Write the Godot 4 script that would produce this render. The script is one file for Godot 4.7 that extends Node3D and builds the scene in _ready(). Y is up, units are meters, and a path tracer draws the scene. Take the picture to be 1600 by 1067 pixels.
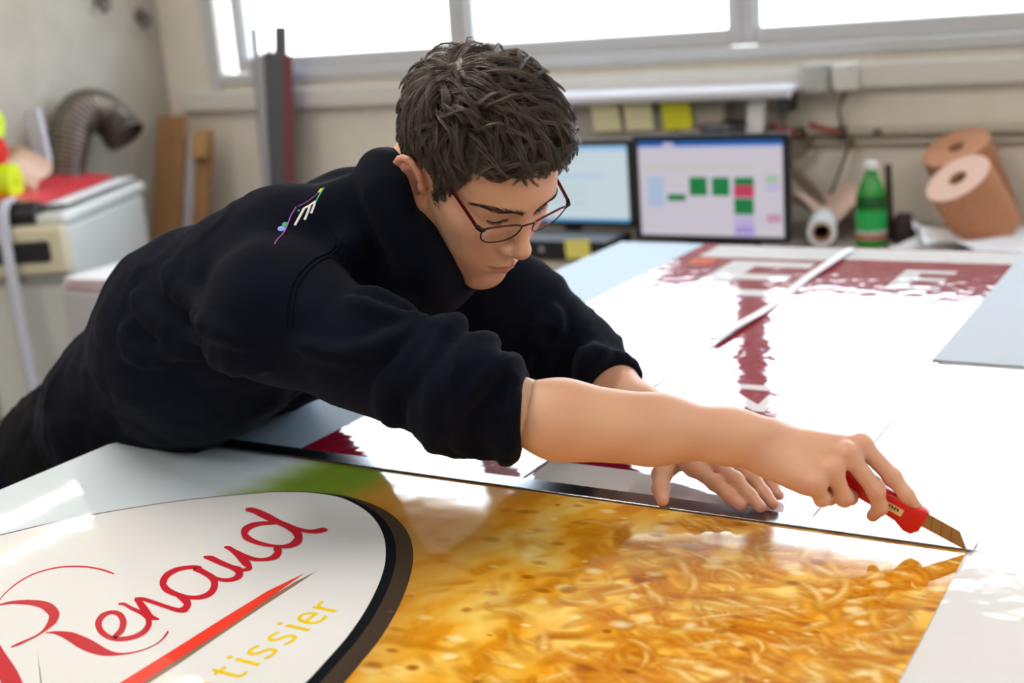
extends Node3D
# A print workshop: a young man leans over a large table and cuts along a steel ruler.
# x runs along the window wall, -z points at the window wall, y is up, metres.

var M := {}          # materials
var used := {}       # names given so far

func _ready() -> void:
	# ---------------------------------------------------------------- camera, sky, exposure
	var cam := Camera3D.new()
	cam.name = "camera"
	cam.fov = 29.872
	cam.near = 0.05
	cam.far = 60.0
	cam.position = Vector3(0, 1.485, 0)
	cam.basis = Basis.from_euler(Vector3(deg_to_rad(-14.42), deg_to_rad(30.97), deg_to_rad(-4.32)))
	var lens := CameraAttributesPhysical.new()
	lens.frustum_focal_length = 45.0
	lens.frustum_focus_distance = 1.47
	lens.exposure_aperture = 3.4
	cam.attributes = lens
	add_child(cam)
	cam.fov = 29.872
	cam.current = true

	var env := Environment.new()
	env.background_mode = Environment.BG_SKY
	var sky := Sky.new()
	var overcast := ProceduralSkyMaterial.new()
	overcast.sky_top_color = Color(0.88, 0.94, 1.0)
	overcast.sky_horizon_color = Color(0.94, 0.97, 1.0)
	overcast.ground_horizon_color = Color(0.80, 0.81, 0.80)
	overcast.ground_bottom_color = Color(0.62, 0.62, 0.60)
	overcast.sky_curve = 0.3
	sky.sky_material = overcast
	env.sky = sky
	env.background_energy_multiplier = SKY_ENERGY
	env.tonemap_mode = Environment.TONE_MAPPER_LINEAR
	env.tonemap_exposure = 1.0
	env.sdfgi_enabled = true
	env.ssao_enabled = true
	env.ssil_enabled = true
	var we := WorldEnvironment.new()
	we.name = "sky"
	we.environment = env
	add_child(we)

	make_materials()
	build_room()
	build_tubes()
	build_table()
	build_prints()
	build_poster()
	build_ruler_and_knife()
	build_desk()
	build_wall_fittings()
	build_left_side()
	build_person()
	build_glasses()

const SKY_ENERGY := 10.0
const TUBE_LIGHT := 2.4

# -------------------------------------------------------------------- nodes and tags
func numbered(called: String) -> String:
	if not used.has(called):
		used[called] = 0
		return called
	used[called] += 1
	return "%s_%03d" % [called, used[called]]

func tag(o: Node3D, label: String, category: String, group := "") -> Node3D:
	o.set_meta("label", label)
	o.set_meta("category", category)
	if group:
		o.set_meta("group", group)
	return o

func thing(called: String, label: String, category: String, at := Vector3.ZERO, turn := 0.0, group := "") -> Node3D:
	var o := Node3D.new()
	o.name = numbered(called)
	add_child(o)
	o.position = at
	o.rotation.y = turn
	tag(o, label, category, group)
	return o

func part(called: String, mesh: Mesh, m: Material, parent: Node3D, at := Vector3.ZERO, b := Basis.IDENTITY) -> MeshInstance3D:
	var o := MeshInstance3D.new()
	o.name = called
	o.mesh = mesh
	o.material_override = m
	o.position = at
	o.basis = b
	parent.add_child(o, true)
	return o

func solo(called: String, mesh: Mesh, m: Material, label: String, category: String, at := Vector3.ZERO, b := Basis.IDENTITY, group := "") -> MeshInstance3D:
	var o := part(numbered(called), mesh, m, self, at, b)
	tag(o, label, category, group)
	return o

func struct(called: String, mesh: Mesh, m: Material, at := Vector3.ZERO, label := "", category := "") -> MeshInstance3D:
	var o := part(numbered(called), mesh, m, self, at)
	o.set_meta("kind", "structure")
	if label:
		tag(o, label, category)
	return o

# -------------------------------------------------------------------- materials
func mat(key: String, c: Color, rough := 0.6, metal := 0.0, spec := 0.5) -> StandardMaterial3D:
	var m := StandardMaterial3D.new()
	m.resource_name = key
	m.albedo_color = c
	m.roughness = rough
	m.metallic = metal
	m.metallic_specular = spec
	M[key] = m
	return m

func noise_tex(freq: float, seed_: int, ramp: Array, size := 512, octaves := 4, as_normal := false, bump := 4.0, kind := FastNoiseLite.TYPE_SIMPLEX_SMOOTH) -> NoiseTexture2D:
	var n := FastNoiseLite.new()
	n.seed = seed_
	n.noise_type = kind
	n.frequency = freq
	n.fractal_octaves = octaves
	var t := NoiseTexture2D.new()
	t.width = size
	t.height = size
	t.seamless = true
	t.noise = n
	if as_normal:
		t.as_normal_map = true
		t.bump_strength = bump
	elif ramp.size():
		var g := Gradient.new()
		g.offsets = PackedFloat32Array(ramp.map(func(r): return r[0]))
		g.colors = PackedColorArray(ramp.map(func(r): return r[1]))
		t.color_ramp = g
	return t

func tri(m: StandardMaterial3D, scale: float, world := true) -> StandardMaterial3D:
	m.uv1_triplanar = true
	m.uv1_world_triplanar = world
	m.uv1_scale = Vector3.ONE * scale
	return m

func bumpy(m: StandardMaterial3D, t: Texture2D, strength: float, scale: float) -> StandardMaterial3D:
	m.normal_enabled = true
	m.normal_texture = t
	m.normal_scale = strength
	return tri(m, scale)

func vary(m: StandardMaterial3D, freq: float, seed_: int, lo: Color, hi: Color, scale: float) -> StandardMaterial3D:
	m.albedo_texture = noise_tex(freq, seed_, [[0.25, lo], [0.75, hi]], 512)
	return tri(m, scale)

func make_materials() -> void:
	var grain := noise_tex(0.05, 3, [], 512, 4, true, 3.0)
	var ripple := noise_tex(0.012, 11, [], 512, 3, true, 6.0)
	var fine := noise_tex(0.16, 5, [], 512, 3, true, 2.0)
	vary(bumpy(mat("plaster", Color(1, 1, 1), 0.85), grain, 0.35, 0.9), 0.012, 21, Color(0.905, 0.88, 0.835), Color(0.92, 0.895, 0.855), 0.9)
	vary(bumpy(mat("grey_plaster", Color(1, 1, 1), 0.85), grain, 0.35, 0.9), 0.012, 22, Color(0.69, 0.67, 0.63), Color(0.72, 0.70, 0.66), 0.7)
	vary(bumpy(mat("ceiling_white", Color(1, 1, 1), 0.9), grain, 0.3, 0.9), 0.01, 23, Color(0.80, 0.80, 0.79), Color(0.85, 0.85, 0.84), 0.6)
	vary(mat("concrete", Color(1, 1, 1), 0.6), 0.02, 24, Color(0.40, 0.40, 0.39), Color(0.50, 0.49, 0.47), 0.5)
	mat("frame_white", Color(0.80, 0.81, 0.83), 0.4)
	mat("trunk_white", Color(0.86, 0.855, 0.84), 0.45)
	mat("box_grey", Color(0.74, 0.75, 0.74), 0.45)
	mat("pipe_cream", Color(0.74, 0.71, 0.66), 0.45)
	mat("rail_white", Color(0.88, 0.89, 0.93), 0.3)
	var glass := mat("pane_glass", Color(0.95, 0.98, 1.0, 0.04), 0.0)
	glass.transparency = BaseMaterial3D.TRANSPARENCY_ALPHA
	# table and prints
	var table := mat("table_mat", Color(0.60, 0.68, 0.75), 0.5, 0.0, 0.35)
	bumpy(table, fine, 0.15, 6.0)
	mat("board_grey", Color(0.63, 0.66, 0.70), 0.6)
	bumpy(M.board_grey, fine, 0.15, 6.0)
	mat("steel_leg", Color(0.30, 0.31, 0.33), 0.4, 0.7)
	for a in [["film_maroon", Color(0.55, 0.07, 0.17)], ["film_white", Color(0.87, 0.87, 0.88)], ["film_orange", Color(0.80, 0.33, 0.15)]]:
		var f := mat(a[0], a[1], 0.05, 0.0, 0.66)
		bumpy(f, ripple, FILM_RIPPLE, 2.2)
	# the poster's own inks, under one gloss laminate
	for a in [["ink_white", Color(0.90, 0.905, 0.91)], ["ink_black", Color(0.10, 0.115, 0.13)], ["ink_brown", Color(0.28, 0.235, 0.19)], ["ink_red", Color(0.78, 0.17, 0.22)], ["ink_orange", Color(0.93, 0.27, 0.20)], ["ink_taupe", Color(0.55, 0.46, 0.40)], ["ink_yellow", Color(0.92, 0.79, 0.10)]]:
		var f := mat(a[0], a[1], 0.05, 0.0, 0.66)
		bumpy(f, ripple, POSTER_RIPPLE, 2.2)
	var photo := mat("photo_print", Color(1, 1, 1), 0.05, 0.0, 0.66)
	photo.normal_enabled = true
	photo.normal_texture = ripple
	photo.normal_scale = POSTER_RIPPLE
	# metals, plastics
	mat("steel", Color(0.62, 0.64, 0.67), 0.22, 1.0)
	mat("blade_steel", Color(0.66, 0.60, 0.50), 0.3, 1.0)
	mat("knife_red", Color(0.83, 0.05, 0.06), 0.32)
	mat("knife_label", Color(0.86, 0.76, 0.52), 0.5)
	mat("ink_dark", Color(0.10, 0.08, 0.07), 0.6)
	mat("black_plastic", Color(0.085, 0.09, 0.11), 0.38)
	mat("dark_plastic", Color(0.12, 0.125, 0.14), 0.5)
	mat("grey_plastic", Color(0.66, 0.66, 0.68), 0.45)
	mat("note_pale", Color(0.92, 0.905, 0.74), 0.75)
	mat("note_yellow", Color(0.90, 0.90, 0.22), 0.7)
	mat("note_straw", Color(0.88, 0.85, 0.45), 0.75)
	mat("panel_grey", Color(0.68, 0.66, 0.62), 0.8)
	mat("binder_brown", Color(0.33, 0.22, 0.15), 0.6)
	mat("binder_black", Color(0.13, 0.12, 0.14), 0.55)
	mat("desk_top", Color(0.62, 0.58, 0.52), 0.5)
	mat("paper", Color(0.90, 0.90, 0.92), 0.8)
	mat("paper_pink", Color(0.88, 0.76, 0.70), 0.8)
	vary(mat("kraft", Color(1, 1, 1), 0.75), 0.03, 31, Color(0.70, 0.47, 0.34), Color(0.76, 0.53, 0.39), 3.0)
	vary(mat("kraft_end", Color(1, 1, 1), 0.8), 0.05, 32, Color(0.84, 0.69, 0.62), Color(0.88, 0.74, 0.67), 4.0)
	mat("core_dark", Color(0.66, 0.50, 0.38), 0.8)
	vary(mat("cardboard", Color(1, 1, 1), 0.8), 0.02, 33, Color(0.60, 0.44, 0.29), Color(0.67, 0.50, 0.34), 2.0)
	mat("cardboard_light", Color(0.72, 0.57, 0.38), 0.8)
	var bottle := mat("bottle_green", Color(0.25, 0.72, 0.28, 0.35), 0.08)
	bottle.transparency = BaseMaterial3D.TRANSPARENCY_ALPHA
	mat("bottle_solid", Color(0.16, 0.58, 0.22), 0.12)
	mat("bottle_dark", Color(0.10, 0.30, 0.16), 0.12)
	mat("bottle_label", Color(0.10, 0.68, 0.33), 0.4)
	mat("label_pale", Color(0.72, 0.78, 0.74), 0.4)
	mat("label_red", Color(0.75, 0.38, 0.38), 0.4)
	mat("cap_white", Color(0.88, 0.90, 0.90), 0.4)
	mat("maroon_dark", Color(0.17, 0.06, 0.09), 0.6)
	mat("wood_dark", Color(0.30, 0.24, 0.20), 0.6)
	mat("valve_red", Color(0.62, 0.28, 0.26), 0.45)
	mat("brass_dull", Color(0.46, 0.40, 0.34), 0.5, 0.6)
	mat("cable_grey", Color(0.42, 0.39, 0.37), 0.6)
	mat("hose_brown", Color(0.50, 0.44, 0.38), 0.55)
	mat("duct_foil", Color(0.50, 0.47, 0.44), 0.42, 0.9)
	mat("strip_grey", Color(0.36, 0.36, 0.40), 0.4)
	mat("strip_pale", Color(0.72, 0.72, 0.75), 0.4)
	mat("strip_red", Color(0.47, 0.26, 0.29), 0.5)
	mat("printer_white", Color(0.80, 0.81, 0.80), 0.45)
	mat("printer_cream", Color(0.82, 0.79, 0.69), 0.5)
	mat("vinyl_yellow", Color(0.80, 0.90, 0.02), 0.4)
	mat("vinyl_red", Color(0.83, 0.05, 0.05), 0.4)
	mat("print_red", Color(0.80, 0.20, 0.25), 0.4)
	mat("print_pink", Color(0.86, 0.55, 0.58), 0.5)
	mat("paper_peach", Color(0.80, 0.68, 0.60), 0.8)
	mat("lilac_strip", Color(0.78, 0.80, 0.88), 0.6)
	# cloth
	var fleece := mat("fleece", Color(0.042, 0.055, 0.105), 0.92, 0.0, 0.18)
	bumpy(fleece, fine, 0.5, 14.0)
	fleece.rim_enabled = true
	fleece.rim = 0.10
	fleece.rim_tint = 0.4
	var denim := mat("trouser_cloth", Color(0.07, 0.075, 0.09), 0.9, 0.0, 0.25)
	bumpy(denim, fine, 0.5, 14.0)
	var navy := mat("navy_cloth", Color(0.12, 0.12, 0.22), 0.9, 0.0, 0.25)
	bumpy(navy, fine, 0.5, 14.0)
	mat("shoe", Color(0.10, 0.10, 0.11), 0.6)
	mat("sole", Color(0.75, 0.74, 0.72), 0.7)
	# body
	var skin := mat("skin", Color(1, 1, 1), 0.48, 0.0, 0.45)
	skin.vertex_color_use_as_albedo = true
	skin.subsurf_scatter_enabled = true
	skin.subsurf_scatter_strength = 0.12
	bumpy(skin, fine, 0.18, 22.0)
	var hair := mat("hair", Color(1, 1, 1), 0.42, 0.0, 0.5)
	hair.vertex_color_use_as_albedo = true
	mat("brow_hair", Color(0.17, 0.12, 0.095), 0.6)
	mat("eye_white", Color(0.86, 0.84, 0.82), 0.15)
	mat("iris", Color(0.16, 0.10, 0.06), 0.15)
	mat("frame_burgundy", Color(0.33, 0.025, 0.075), 0.25, 0.3)
	mat("frame_dark", Color(0.07, 0.05, 0.07), 0.25, 0.5)
	var spec := mat("spectacle_glass", Color(0.97, 0.98, 1.0, 0.04), 0.0)
	spec.transparency = BaseMaterial3D.TRANSPARENCY_ALPHA
	for a in [["print_white", Color(0.88, 0.88, 0.88)], ["print_purple", Color(0.50, 0.22, 0.62)], ["print_yellow", Color(0.92, 0.76, 0.12)], ["print_green", Color(0.10, 0.62, 0.42)], ["print_blue", Color(0.45, 0.55, 0.88)]]:
		mat(a[0], a[1], 0.6)
	var tube := mat("tube_glow", Color(0.95, 0.97, 1.0), 0.4)
	tube.emission_enabled = true
	tube.emission = Color(1.0, 0.97, 0.92)
	tube.emission_energy_multiplier = 9.0
	mat("fitting_white", Color(0.85, 0.85, 0.84), 0.5)

const FILM_RIPPLE := 0.10
const POSTER_RIPPLE := 0.02

# -------------------------------------------------------------------- mesh builder
class MB:
	var v := PackedVector3Array()
	var n := PackedVector3Array()
	var uv := PackedVector2Array()
	var c := PackedColorArray()
	var i := PackedInt32Array()
	var paint := Color.WHITE
	var has_uv := false
	var has_c := false
	var xf := Transform3D.IDENTITY

	func vert(p: Vector3, nn: Vector3, t := Vector2.ZERO) -> int:
		v.append(xf * p)
		n.append((xf.basis * nn).normalized())
		uv.append(t)
		c.append(paint)
		return v.size() - 1

	# three corners, counter-clockwise seen from outside (turned round for Godot on the way in)
	func face(a: int, b: int, d: int) -> void:
		i.append(a)
		i.append(d)
		i.append(b)

	func flat3(a: Vector3, b: Vector3, d: Vector3) -> void:
		var nn := (b - a).cross(d - a)
		if nn.length_squared() < 1e-18:
			return
		nn = nn.normalized()
		face(vert(a, nn), vert(b, nn), vert(d, nn))

	func flat4(a: Vector3, b: Vector3, d: Vector3, e: Vector3) -> void:
		var nn := (d - a).cross(e - b)
		if nn.length_squared() < 1e-18:
			return
		nn = nn.normalized()
		var p := vert(a, nn, Vector2(0, 1))
		var q := vert(b, nn, Vector2(1, 1))
		var r := vert(d, nn, Vector2(1, 0))
		var s := vert(e, nn, Vector2(0, 0))
		face(p, q, r)
		face(p, r, s)

	# a box with chamfered edges, centred on c0
	func box(size: Vector3, c0 := Vector3.ZERO, ch := 0.003, b := Basis.IDENTITY) -> MB:
		var h := size / 2.0
		ch = minf(ch, 0.45 * minf(size.x, minf(size.y, size.z)))
		var p := func(x: float, y: float, z: float) -> Vector3: return c0 + b * Vector3(x, y, z)
		for ax in 3:
			var u := (ax + 1) % 3
			var w := (ax + 2) % 3
			for s in [-1.0, 1.0]:
				var q := []
				for k in [[-1, -1], [1, -1], [1, 1], [-1, 1]]:
					var x := Vector3.ZERO
					x[ax] = s * h[ax]
					x[u] = k[0] * (h[u] - ch)
					x[w] = k[1] * (h[w] - ch)
					q.append(c0 + b * x)
				if s > 0:
					flat4(q[0], q[1], q[2], q[3])
				else:
					flat4(q[3], q[2], q[1], q[0])
			if ch <= 0.0:
				continue
			for s in [-1.0, 1.0]:          # the four bevels that run along ax
				for t in [-1.0, 1.0]:
					var e := []
					for k in [[-1, 0], [1, 0], [1, 1], [-1, 1]]:
						var x := Vector3.ZERO
						x[ax] = k[0] * (h[ax] - ch)
						x[u] = s * (h[u] - (ch if k[1] == 1 else 0.0))
						x[w] = t * (h[w] - (0.0 if k[1] == 1 else ch))
						e.append(c0 + b * x)
					if (e[1] - e[0]).cross(e[3] - e[0]).dot((e[0] + e[2]) / 2.0 - c0) < 0:
						flat4(e[3], e[2], e[1], e[0])
					else:
						flat4(e[0], e[1], e[2], e[3])
		if ch > 0.0:
			for sx in [-1.0, 1.0]:
				for sy in [-1.0, 1.0]:
					for sz in [-1.0, 1.0]:
						var a: Vector3 = p.call(sx * h.x, sy * (h.y - ch), sz * (h.z - ch))
						var d: Vector3 = p.call(sx * (h.x - ch), sy * h.y, sz * (h.z - ch))
						var e: Vector3 = p.call(sx * (h.x - ch), sy * (h.y - ch), sz * h.z)
						if sx * sy * sz > 0:
							flat3(a, d, e)
						else:
							flat3(a, e, d)
		return self

	# a smooth grid: rows of points; outward is (along row) x (along column)
	func grid(rows: Array, closed := false, uvs := false) -> MB:
		var first := v.size()
		var nr := rows.size()
		var nc: int = rows[0].size()
		has_uv = has_uv or uvs
		for r in nr:
			for k in nc:
				var k0 := (k - 1 + nc) % nc if closed else maxi(k - 1, 0)
				var k1 := (k + 1) % nc if closed else mini(k + 1, nc - 1)
				var du: Vector3 = rows[r][k1] - rows[r][k0]
				var dv: Vector3 = rows[mini(r + 1, nr - 1)][k] - rows[maxi(r - 1, 0)][k]
				var nn := du.cross(dv)
				if nn.length_squared() < 1e-20:
					nn = Vector3.UP
				vert(rows[r][k], nn.normalized(), Vector2(float(k) / (nc - 1), float(r) / (nr - 1)))
		for r in nr - 1:
			for k in (nc if closed else nc - 1):
				var a := first + r * nc + k
				var b := first + r * nc + (k + 1) % nc
				face(a, b, b + nc)
				face(a, b + nc, a + nc)
		return self

	func disc(ring: Array, nn: Vector3) -> void:
		var mid := Vector3.ZERO
		for q in ring:
			mid += q
		mid /= ring.size()
		var c0 := vert(mid, nn)
		var f := v.size()
		for q in ring:
			vert(q, nn)
		for k in ring.size():
			var b := f + (k + 1) % ring.size()
			if (ring[k] - mid).cross(ring[(k + 1) % ring.size()] - mid).dot(nn) > 0:
				face(c0, f + k, b)
			else:
				face(c0, b, f + k)

	# a tube along a path, with one radius for each point
	func tube(path: Array, radii, sides := 10, caps := true, squash := 1.0, side_dir := Vector3.ZERO) -> MB:
		var rows := []
		var ref := side_dir if side_dir != Vector3.ZERO else Vector3.UP
		var t0: Vector3 = (path[1] - path[0]).normalized()
		if absf(t0.dot(ref)) > 0.95:
			ref = Vector3.RIGHT if absf(t0.x) < 0.9 else Vector3.BACK
		var u := (ref - t0 * ref.dot(t0)).normalized()
		for k in path.size():
			var t: Vector3 = (path[mini(k + 1, path.size() - 1)] - path[maxi(k - 1, 0)]).normalized()
			u = (u - t * u.dot(t)).normalized()
			var w := t.cross(u)
			var r: float = radii[k] if radii is Array else radii
			var ring := []
			for s in sides:
				var a := TAU * s / sides
				ring.append(path[k] + u * cos(a) * r + w * sin(a) * r * squash)
			rows.append(ring)
		grid(rows, true)
		if caps:
			disc(rows[0], -(path[1] - path[0]).normalized())
			disc(rows[-1], (path[-1] - path[-2]).normalized())
		return self

	# a profile [radius, height] turned round the y axis
	func lathe(profile: Array, sides := 32, at := Vector3.ZERO, b := Basis.IDENTITY) -> MB:
		var piece := []
		for k in profile.size():
			piece.append(profile[k])
			var turn := false
			if k > 0 and k < profile.size() - 1:
				var d0 := Vector2(profile[k][0] - profile[k - 1][0], profile[k][1] - profile[k - 1][1])
				var d1 := Vector2(profile[k + 1][0] - profile[k][0], profile[k + 1][1] - profile[k][1])
				turn = absf(d0.angle_to(d1)) > 0.7
			if turn or k == profile.size() - 1:
				var rows := []
				for q in piece:
					var ring := []
					for s in sides:
						var ang := TAU * s / sides
						ring.append(at + b * Vector3(cos(ang) * maxf(q[0], 1e-5), q[1], -sin(ang) * maxf(q[0], 1e-5)))
					rows.append(ring)
				grid(rows, true)
				piece = [profile[k]]
		return self

	# a flat outline (in x and z, seen from above) as a slab from y0 to y1
	func slab(outline: PackedVector2Array, y0: float, y1: float) -> MB:
		var area := 0.0
		for k in outline.size():
			area += outline[k].cross(outline[(k + 1) % outline.size()])
		if area < 0:
			outline = outline.duplicate()
			outline.reverse()
		var idx := Geometry2D.triangulate_polygon(outline)
		for k in range(0, idx.size(), 3):
			var a := outline[idx[k]]
			var b := outline[idx[k + 1]]
			var d := outline[idx[k + 2]]
			if (b - a).cross(d - a) < 0:
				var t := b
				b = d
				d = t
			flat3(Vector3(a.x, y1, a.y), Vector3(d.x, y1, d.y), Vector3(b.x, y1, b.y))
			flat3(Vector3(a.x, y0, a.y), Vector3(b.x, y0, b.y), Vector3(d.x, y0, d.y))
		for k in outline.size():
			var a := outline[k]
			var b := outline[(k + 1) % outline.size()]
			flat4(Vector3(a.x, y0, a.y), Vector3(a.x, y1, a.y), Vector3(b.x, y1, b.y), Vector3(b.x, y0, b.y))
		return self

	func done() -> ArrayMesh:
		var arr := []
		arr.resize(Mesh.ARRAY_MAX)
		arr[Mesh.ARRAY_VERTEX] = v
		arr[Mesh.ARRAY_NORMAL] = n
		if has_uv:
			arr[Mesh.ARRAY_TEX_UV] = uv
		if has_c:
			arr[Mesh.ARRAY_COLOR] = c
		arr[Mesh.ARRAY_INDEX] = i
		var m := ArrayMesh.new()
		m.add_surface_from_arrays(Mesh.PRIMITIVE_TRIANGLES, arr)
		return m

func box(size: Vector3, c0 := Vector3.ZERO, ch := 0.003, b := Basis.IDENTITY) -> ArrayMesh:
	return MB.new().box(size, c0, ch, b).done()

# a box given by its two corners
func span(a: Vector3, b: Vector3, ch := 0.003) -> ArrayMesh:
	return MB.new().box((b - a).abs(), (a + b) / 2.0, ch).done()

func smooth_path(pts: Array, per := 6) -> Array:
	var out := []
	for k in pts.size() - 1:
		var p0 = pts[maxi(k - 1, 0)]
		var p3 = pts[mini(k + 2, pts.size() - 1)]
		for s in per:
			out.append(pts[k].cubic_interpolate(pts[k + 1], p0, p3, float(s) / per))
	out.append(pts[-1])
	return out

func frame_of(y_axis: Vector3, hint := Vector3.BACK) -> Basis:
	var y := y_axis.normalized()
	var x := y.cross(hint)
	if x.length() < 0.01:
		x = y.cross(Vector3.RIGHT)
	x = x.normalized()
	return Basis(x, y, x.cross(y))

func text_mesh(s: String, height: float, depth: float, bold := false) -> TextMesh:
	var t := TextMesh.new()
	var f := SystemFont.new()
	f.font_names = PackedStringArray(["Droid Sans"])
	if bold:
		f.font_weight = 700
	t.font = f
	t.text = s
	t.font_size = 64
	t.pixel_size = height / 64.0
	t.depth = depth
	t.horizontal_alignment = HORIZONTAL_ALIGNMENT_LEFT
	t.vertical_alignment = VERTICAL_ALIGNMENT_BOTTOM
	return t

# -------------------------------------------------------------------- the room
const WALL_Z := -4.35
const LEFT_X := -4.33
const PANES := [-3.918, -2.756, -1.594, -0.432, 0.730, 1.892]
const PANE_LOW := 1.372
const PANE_HIGH := 2.43

func build_room() -> void:
	struct("floor", span(Vector3(-4.6, -0.12, -4.7), Vector3(3.3, 0.0, 3.6)), M.concrete)
	struct("ceiling", span(Vector3(-4.6, 2.85, -4.7), Vector3(3.3, 3.0, 3.6)), M.ceiling_white)
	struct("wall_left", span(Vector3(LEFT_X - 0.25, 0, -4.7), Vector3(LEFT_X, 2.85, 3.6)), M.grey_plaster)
	struct("wall_right", span(Vector3(3.05, 0, -4.7), Vector3(3.3, 2.85, 3.6)), M.plaster)
	struct("wall_front", span(Vector3(LEFT_X, 0, 3.35), Vector3(3.05, 2.85, 3.6)), M.plaster)
	# the window wall: a low band, a head, and the two ends of the long strip of windows
	var x0: float = PANES[0] - 0.075
	var x1: float = PANES[5] + 0.075
	var w := MB.new()
	w.box(Vector3(3.05 - LEFT_X, PANE_LOW - 0.065, 0.3), Vector3((3.05 + LEFT_X) / 2, (PANE_LOW - 0.065) / 2, WALL_Z - 0.15), 0.0)
	w.box(Vector3(3.05 - LEFT_X, 2.85 - PANE_HIGH - 0.06, 0.3), Vector3((3.05 + LEFT_X) / 2, (2.85 + PANE_HIGH + 0.06) / 2, WALL_Z - 0.15), 0.0)
	w.box(Vector3(x0 - LEFT_X, PANE_HIGH - PANE_LOW + 0.125, 0.3), Vector3((x0 + LEFT_X) / 2, (PANE_LOW + PANE_HIGH - 0.005) / 2, WALL_Z - 0.15), 0.0)
	w.box(Vector3(3.05 - x1, PANE_HIGH - PANE_LOW + 0.125, 0.3), Vector3((3.05 + x1) / 2, (PANE_LOW + PANE_HIGH - 0.005) / 2, WALL_Z - 0.15), 0.0)
	struct("wall_back", w.done(), M.plaster)
	# the windows: one frame and one pane each, side by side
	for k in 5:
		var a: float = PANES[k]
		var b: float = PANES[k + 1]
		var root := Node3D.new()
		root.name = "window_%d" % (k + 1)
		root.set_meta("kind", "structure")
		add_child(root)
		root.position = Vector3((a + b) / 2, PANE_LOW, WALL_Z - 0.05)
		var half := (b - a) / 2
		var h := PANE_HIGH - PANE_LOW
		for s in [-1.0, 1.0]:
			part("window_stile", box(Vector3(0.046, h + 0.12, 0.075), Vector3(s * (half - 0.023), h / 2, 0), 0.006), M.frame_white, root)
		part("window_rail", box(Vector3(half * 2 - 0.092, 0.062, 0.075), Vector3(0, -0.031, 0), 0.006), M.frame_white, root)
		part("window_rail", box(Vector3(half * 2 - 0.092, 0.062, 0.075), Vector3(0, h + 0.031, 0), 0.006), M.frame_white, root)
		for s in [-1.0, 1.0]:
			part("glazing_bead", box(Vector3(0.014, h, 0.022), Vector3(s * (half - 0.053), h / 2, 0.01), 0.003), M.frame_white, root)
		part("pane", box(Vector3(half * 2 - 0.09, h + 0.004, 0.005), Vector3(0, h / 2, -0.012), 0.0), M.pane_glass, root)
	# cords of the blinds, hanging down inside the windows
	var cords := [[-3.36, 1.59], [-3.12, 1.60], [-2.45, 1.52], [-1.985, 1.50], [-1.733, 1.47], [-1.309, 1.50], [-1.083, 1.48], [-0.80, 1.56], [-0.25, 1.55], [0.10, 1.58]]
	for k in cords.size():
		var q: Array = cords[k]
		var o := thing("blind_cord", "thin pale cord of a window blind with a small weight", "blind cord", Vector3(q[0], q[1], WALL_Z + 0.035), 0.0, "blind cords hanging in the windows")
		o.set_meta("label", "thin pale cord of a blind with a small weight, hanging inside the windows")
		part("cord", MB.new().tube([Vector3(0, 0.02, 0), Vector3(0.004, 0.5, 0), Vector3(0, PANE_HIGH - q[1] + 0.05, 0)], 0.0045, 6).done(), M.cable_grey, o)
		part("cord_weight", MB.new().lathe([[0.0, -0.022], [0.008, -0.02], [0.010, 0.0], [0.005, 0.022], [0.0, 0.023]], 12).done(), M.cable_grey, o)
	# white board round the strip of windows and the sill under it
	var t := MB.new()
	t.box(Vector3(0.075, PANE_HIGH - PANE_LOW + 0.27, 0.018), Vector3(x0 - 0.03, (PANE_LOW + PANE_HIGH) / 2 - 0.005, WALL_Z + 0.009), 0.004)
	struct("trim_1", t.done(), M.frame_white)
	struct("trim_2", span(Vector3(x0 - 0.06, PANE_LOW - 0.105, WALL_Z - 0.02), Vector3(x1, PANE_LOW - 0.062, WALL_Z + 0.022), 0.005), M.frame_white)
	# skirting
	struct("baseboard_back", span(Vector3(LEFT_X, 0, WALL_Z), Vector3(3.05, 0.08, WALL_Z + 0.015)), M.pipe_cream)
	struct("baseboard_left", span(Vector3(LEFT_X, 0, WALL_Z), Vector3(LEFT_X + 0.015, 0.08, 3.35)), M.pipe_cream)

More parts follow.
